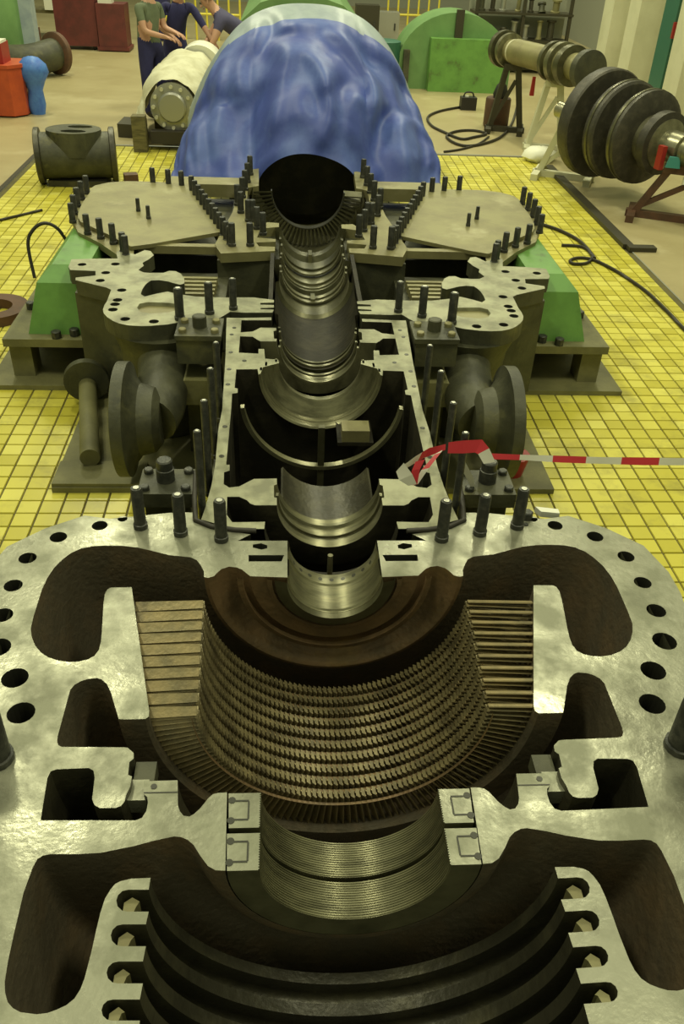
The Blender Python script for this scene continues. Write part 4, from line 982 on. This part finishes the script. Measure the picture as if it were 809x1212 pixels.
# ------------------------------------------------------------------ people
def person(name, label, joints, edges, radii, zones, root, hair_c, extra=None):
    names = list(joints); idx = {n: i for i, n in enumerate(names)}
    me = bpy.data.meshes.new(name); me.from_pydata([joints[n] for n in names], [(idx[a], idx[b]) for a, b in edges], [])
    ob = bpy.data.objects.new(name, me); COL.objects.link(ob)
    md = ob.modifiers.new('s', 'SKIN'); md.use_smooth_shade = True
    for i, n in enumerate(names):
        sv = me.skin_vertices[0].data[i]; r = radii[n]; sv.radius = r if isinstance(r, tuple) else (r, r); sv.use_root = (n == root)
    sb = ob.modifiers.new('d', 'SUBSURF'); sb.levels = 3; sb.render_levels = 3
    dg = bpy.context.evaluated_depsgraph_get(); ev = ob.evaluated_get(dg); nm = bpy.data.meshes.new_from_object(ev)
    bpy.data.objects.remove(ob, do_unlink=True)
    order = ['skin', 'shirt', 'trousers', 'boot']
    nm.materials.clear()
    for m_ in (M['skin'], M[zones['shirt']], M[zones['trousers']], M['boot']): nm.materials.append(m_)
    segs = [(Vector(joints[a]), Vector(joints[b]), zones['bone'](a, b), a[:3] in ('el_', 'wr_', 'pa_') or a[0] == 'f') for a, b in edges]
    for p in nm.polygons:
        c = p.center; best = (1e9, 0)
        for a, b, z, limb in segs:
            ab = b-a; t_ = max(0, min(1, (c-a).dot(ab)/max(1e-9, ab.length_squared))); d = (c-(a+ab*t_)).length
            if callable(z): zz = z(t_)
            else: zz = z
            if limb and d > .06: d += .12
            if d < best[0]: best = (d, zz)
        p.material_index = best[1]; p.use_smooth = True
    o = bpy.data.objects.new(name, nm); COL.objects.link(o); tag(o, label, 'person')
    h = Vector(joints['head']); cr = Vector(joints['crown'])
    up_ = (cr-h).normalized()
    hm = MB(); v = []; NN = 16
    for i in range(7):
        t_ = PI*.52*i/6
        for k in range(NN): v.append(h + up_*(.02+.125*math.cos(t_)) + Vector((math.cos(2*PI*k/NN)*.088, math.sin(2*PI*k/NN)*.098, 0))*math.sin(t_) - Vector(zones['face'])*.018)
    f = [(i*NN+k, i*NN+(k+1) % NN, (i+1)*NN+(k+1) % NN, (i+1)*NN+k) for i in range(6) for k in range(NN)]
    hm.add(v, f).build('hair' if hair_c == 'hair' else 'hard_hat', M[hair_c], o, 60)
    fc = Vector(zones['face']).normalized(); sd = fc.cross(Vector((0, 0, 1))).normalized()
    for s in (-1, 1): MB().lathe([(0, .012), (.012, .010), (.016, .002)], h+fc*.082+sd*s*.034+up_*.02, h+fc*.1+sd*s*.034+up_*.02, 8).build('eye', M['boot'], o)
    fm = MB().lathe([(0, .018), (.02, .016), (.04, .006)], h+fc*.08-up_*.01, h+fc*.13-up_*.015, 8); fm.build('nose', M['skin'], o, 60)
    fm = MB().box(h+fc*.088-up_*.055, (.05 if abs(sd.x) > .5 else .012, .012 if abs(sd.x) > .5 else .05, .010)); fm.build('mouth', M['darkred'], o)
    for s in (-1, 1): MB().box(h+sd*s*.088, (.018, .03, .06)).build('ear', M['skin'], o)
    return o
E_ = [('pelvis', 'waist'), ('waist', 'chest'), ('chest', 'neck'), ('neck', 'head'), ('head', 'crown')]
for s in 'lr':
    E_ += [('chest', 'sh_'+s), ('sh_'+s, 'el_'+s), ('el_'+s, 'wr_'+s), ('wr_'+s, 'pa_'+s), ('pelvis', 'hip_'+s), ('hip_'+s, 'kn_'+s), ('kn_'+s, 'an_'+s), ('an_'+s, 'to_'+s)]
    for f_ in range(5): E_ += [('pa_'+s if f_ else 'wr_'+s, 'f%d_%s' % (f_, s)), ('f%d_%s' % (f_, s), 'g%d_%s' % (f_, s))]
RAD = {'pelvis': (.15, .115), 'waist': (.135, .10), 'chest': (.155, .11), 'neck': .055, 'head': (.082, .095), 'crown': (.06, .07)}
for s in 'lr':
    RAD.update({'sh_'+s: .068, 'el_'+s: .045, 'wr_'+s: .03, 'pa_'+s: (.038, .018), 'hip_'+s: .10, 'kn_'+s: .065, 'an_'+s: .045, 'to_'+s: .04})
    for f_ in range(5): RAD.update({'f%d_%s' % (f_, s): .010, 'g%d_%s' % (f_, s): .008})
def hands(j):
    for s in 'lr':
        e, w = Vector(j['el_'+s]), Vector(j['wr_'+s]); d = (w-e).normalized()
        side = d.cross(Vector((0, 0, 1)));
        side = side.normalized() if side.length > .1 else Vector((0, 1, 0))
        dn = d.cross(side).normalized()
        if dn.z > 0: dn = -dn
        pa = w+d*.07; j['pa_'+s] = tuple(pa)
        for f_ in range(5):
            if f_ == 0:
                j['f0_'+s] = tuple(w+d*.045+side*.05); j['g0_'+s] = tuple(w+d*.085+side*.062+dn*.015)
            else:
                o_ = (f_-2.5)*.021; ln = (.038, .045, .040, .030)[f_-1]
                j['f%d_%s' % (f_, s)] = tuple(pa+d*ln-side*o_+dn*.008); j['g%d_%s' % (f_, s)] = tuple(pa+d*(ln*1.75)-side*o_*1.1+dn*.03)
def bone(sl):
    def f(a, b):
        if a in ('pelvis',) and b == 'waist': return lambda t: 2 if t < .25 else 1
        if a in ('waist',) or (a == 'chest' and b.startswith('sh')): return 1
        if a == 'chest': return lambda t: 1 if t < .7 else 0
        if a.startswith('sh'): return lambda t: 1 if t < sl else 0
        if a.startswith('hip') or a.startswith('kn') or (a == 'pelvis'): return 2
        if a.startswith('an'): return 3
        return 0
    return f
# man in grey-green shirt, side on, forearm out to the right
bx, by = -1.99, 13.0
j = {'pelvis': (bx, by, .90), 'waist': (bx-.01, by, 1.06), 'chest': (bx, by, 1.27), 'neck': (bx+.03, by, 1.46), 'head': (bx+.06, by, 1.60), 'crown': (bx+.07, by, 1.71),
     'sh_r': (bx-.10, by-.17, 1.36), 'el_r': (bx-.03, by-.26, 1.09), 'wr_r': (bx+.22, by-.20, 1.03), 'sh_l': (bx+.12, by+.15, 1.36), 'el_l': (bx+.18, by+.12, 1.10), 'wr_l': (bx+.36, by+.02, 1.05),
     'hip_r': (bx-.07, by-.07, .86), 'kn_r': (bx-.07, by-.09, .48), 'an_r': (bx-.09, by-.08, .08), 'to_r': (bx+.05, by-.13, .04), 'hip_l': (bx+.07, by+.07, .86), 'kn_l': (bx+.10, by+.06, .48), 'an_l': (bx+.10, by+.09, .08), 'to_l': (bx+.24, by+.05, .04)}
hands(j)
R1 = dict(RAD); R1['pelvis'] = (.15, .14); R1['waist'] = (.135, .12); R1['chest'] = (.155, .13)
for s_ in 'lr': R1['kn_'+s_] = .085; R1['an_'+s_] = .065; R1['hip_'+s_] = .115
person('person', 'standing person in grey green t-shirt and navy trousers reaching towards the sheeted shaft', j, E_, R1, {'shirt': 'olive', 'trousers': 'navy', 'bone': bone(.6), 'face': (1, 0, 0)}, 'pelvis', 'hair')
# second person, navy clothes, facing the camera, leaning to the shaft
bx, by = -1.72, 13.75
j = {'pelvis': (bx-.04, by, .88), 'waist': (bx, by-.03, 1.04), 'chest': (bx+.05, by-.08, 1.24), 'neck': (bx+.08, by-.13, 1.42), 'head': (bx+.10, by-.18, 1.55), 'crown': (bx+.10, by-.19, 1.66),
     'sh_r': (bx-.14, by-.09, 1.32), 'el_r': (bx-.20, by-.22, 1.07), 'wr_r': (bx+.0, by-.34, .95), 'sh_l': (bx+.24, by-.09, 1.31), 'el_l': (bx+.42, by-.22, 1.07), 'wr_l': (bx+.55, by-.36, .90),
     'hip_r': (bx-.13, by, .84), 'kn_r': (bx-.14, by-.06, .46), 'an_r': (bx-.14, by+.02, .08), 'to_r': (bx-.15, by-.12, .04), 'hip_l': (bx+.06, by, .84), 'kn_l': (bx+.13, by-.06, .46), 'an_l': (bx+.15, by+.02, .08), 'to_l': (bx+.17, by-.12, .04)}
hands(j)
person('person', 'person in navy shirt and trousers leaning over the sheeted shaft, facing the camera', j, E_, RAD, {'shirt': 'navy', 'trousers': 'navy', 'bone': bone(.95), 'face': (.1, -1, -.15)}, 'pelvis', 'cap_white')
# third person bending in from the right
bx, by = -1.0, 13.45
j = {'pelvis': (bx+.36, by, .93), 'waist': (bx+.20, by-.02, 1.06), 'chest': (bx-.02, by-.05, 1.20), 'neck': (bx-.17, by-.08, 1.33), 'head': (bx-.25, by-.11, 1.42), 'crown': (bx-.31, by-.12, 1.51),
     'sh_r': (bx-.06, by-.22, 1.20), 'el_r': (bx-.15, by-.32, .98), 'wr_r': (bx-.24, by-.30, .84), 'sh_l': (bx-.06, by+.14, 1.22), 'el_l': (bx-.22, by+.10, 1.0), 'wr_l': (bx-.32, by-.04, .86),
     'hip_r': (bx+.39, by-.09, .89), 'kn_r': (bx+.34, by-.10, .48), 'an_r': (bx+.42, by-.10, .08), 'to_r': (bx+.27, by-.11, .04), 'hip_l': (bx+.39, by+.09, .89), 'kn_l': (bx+.38, by+.10, .48), 'an_l': (bx+.48, by+.10, .08), 'to_l': (bx+.33, by+.11, .04)}
hands(j)
R3 = dict(RAD); R3['pelvis'] = (.12, .15); R3['waist'] = (.11, .14); R3['chest'] = (.14, .17); R3['sh_r'] = .085; R3['sh_l'] = .085
person('person', 'person in slate shirt bending over the sheeted shaft beside the blue tarpaulin', j, E_, R3, {'shirt': 'slate', 'trousers': 'navy', 'bone': bone(.55), 'face': (-.75, -.2, -.6)}, 'pelvis', 'hair')
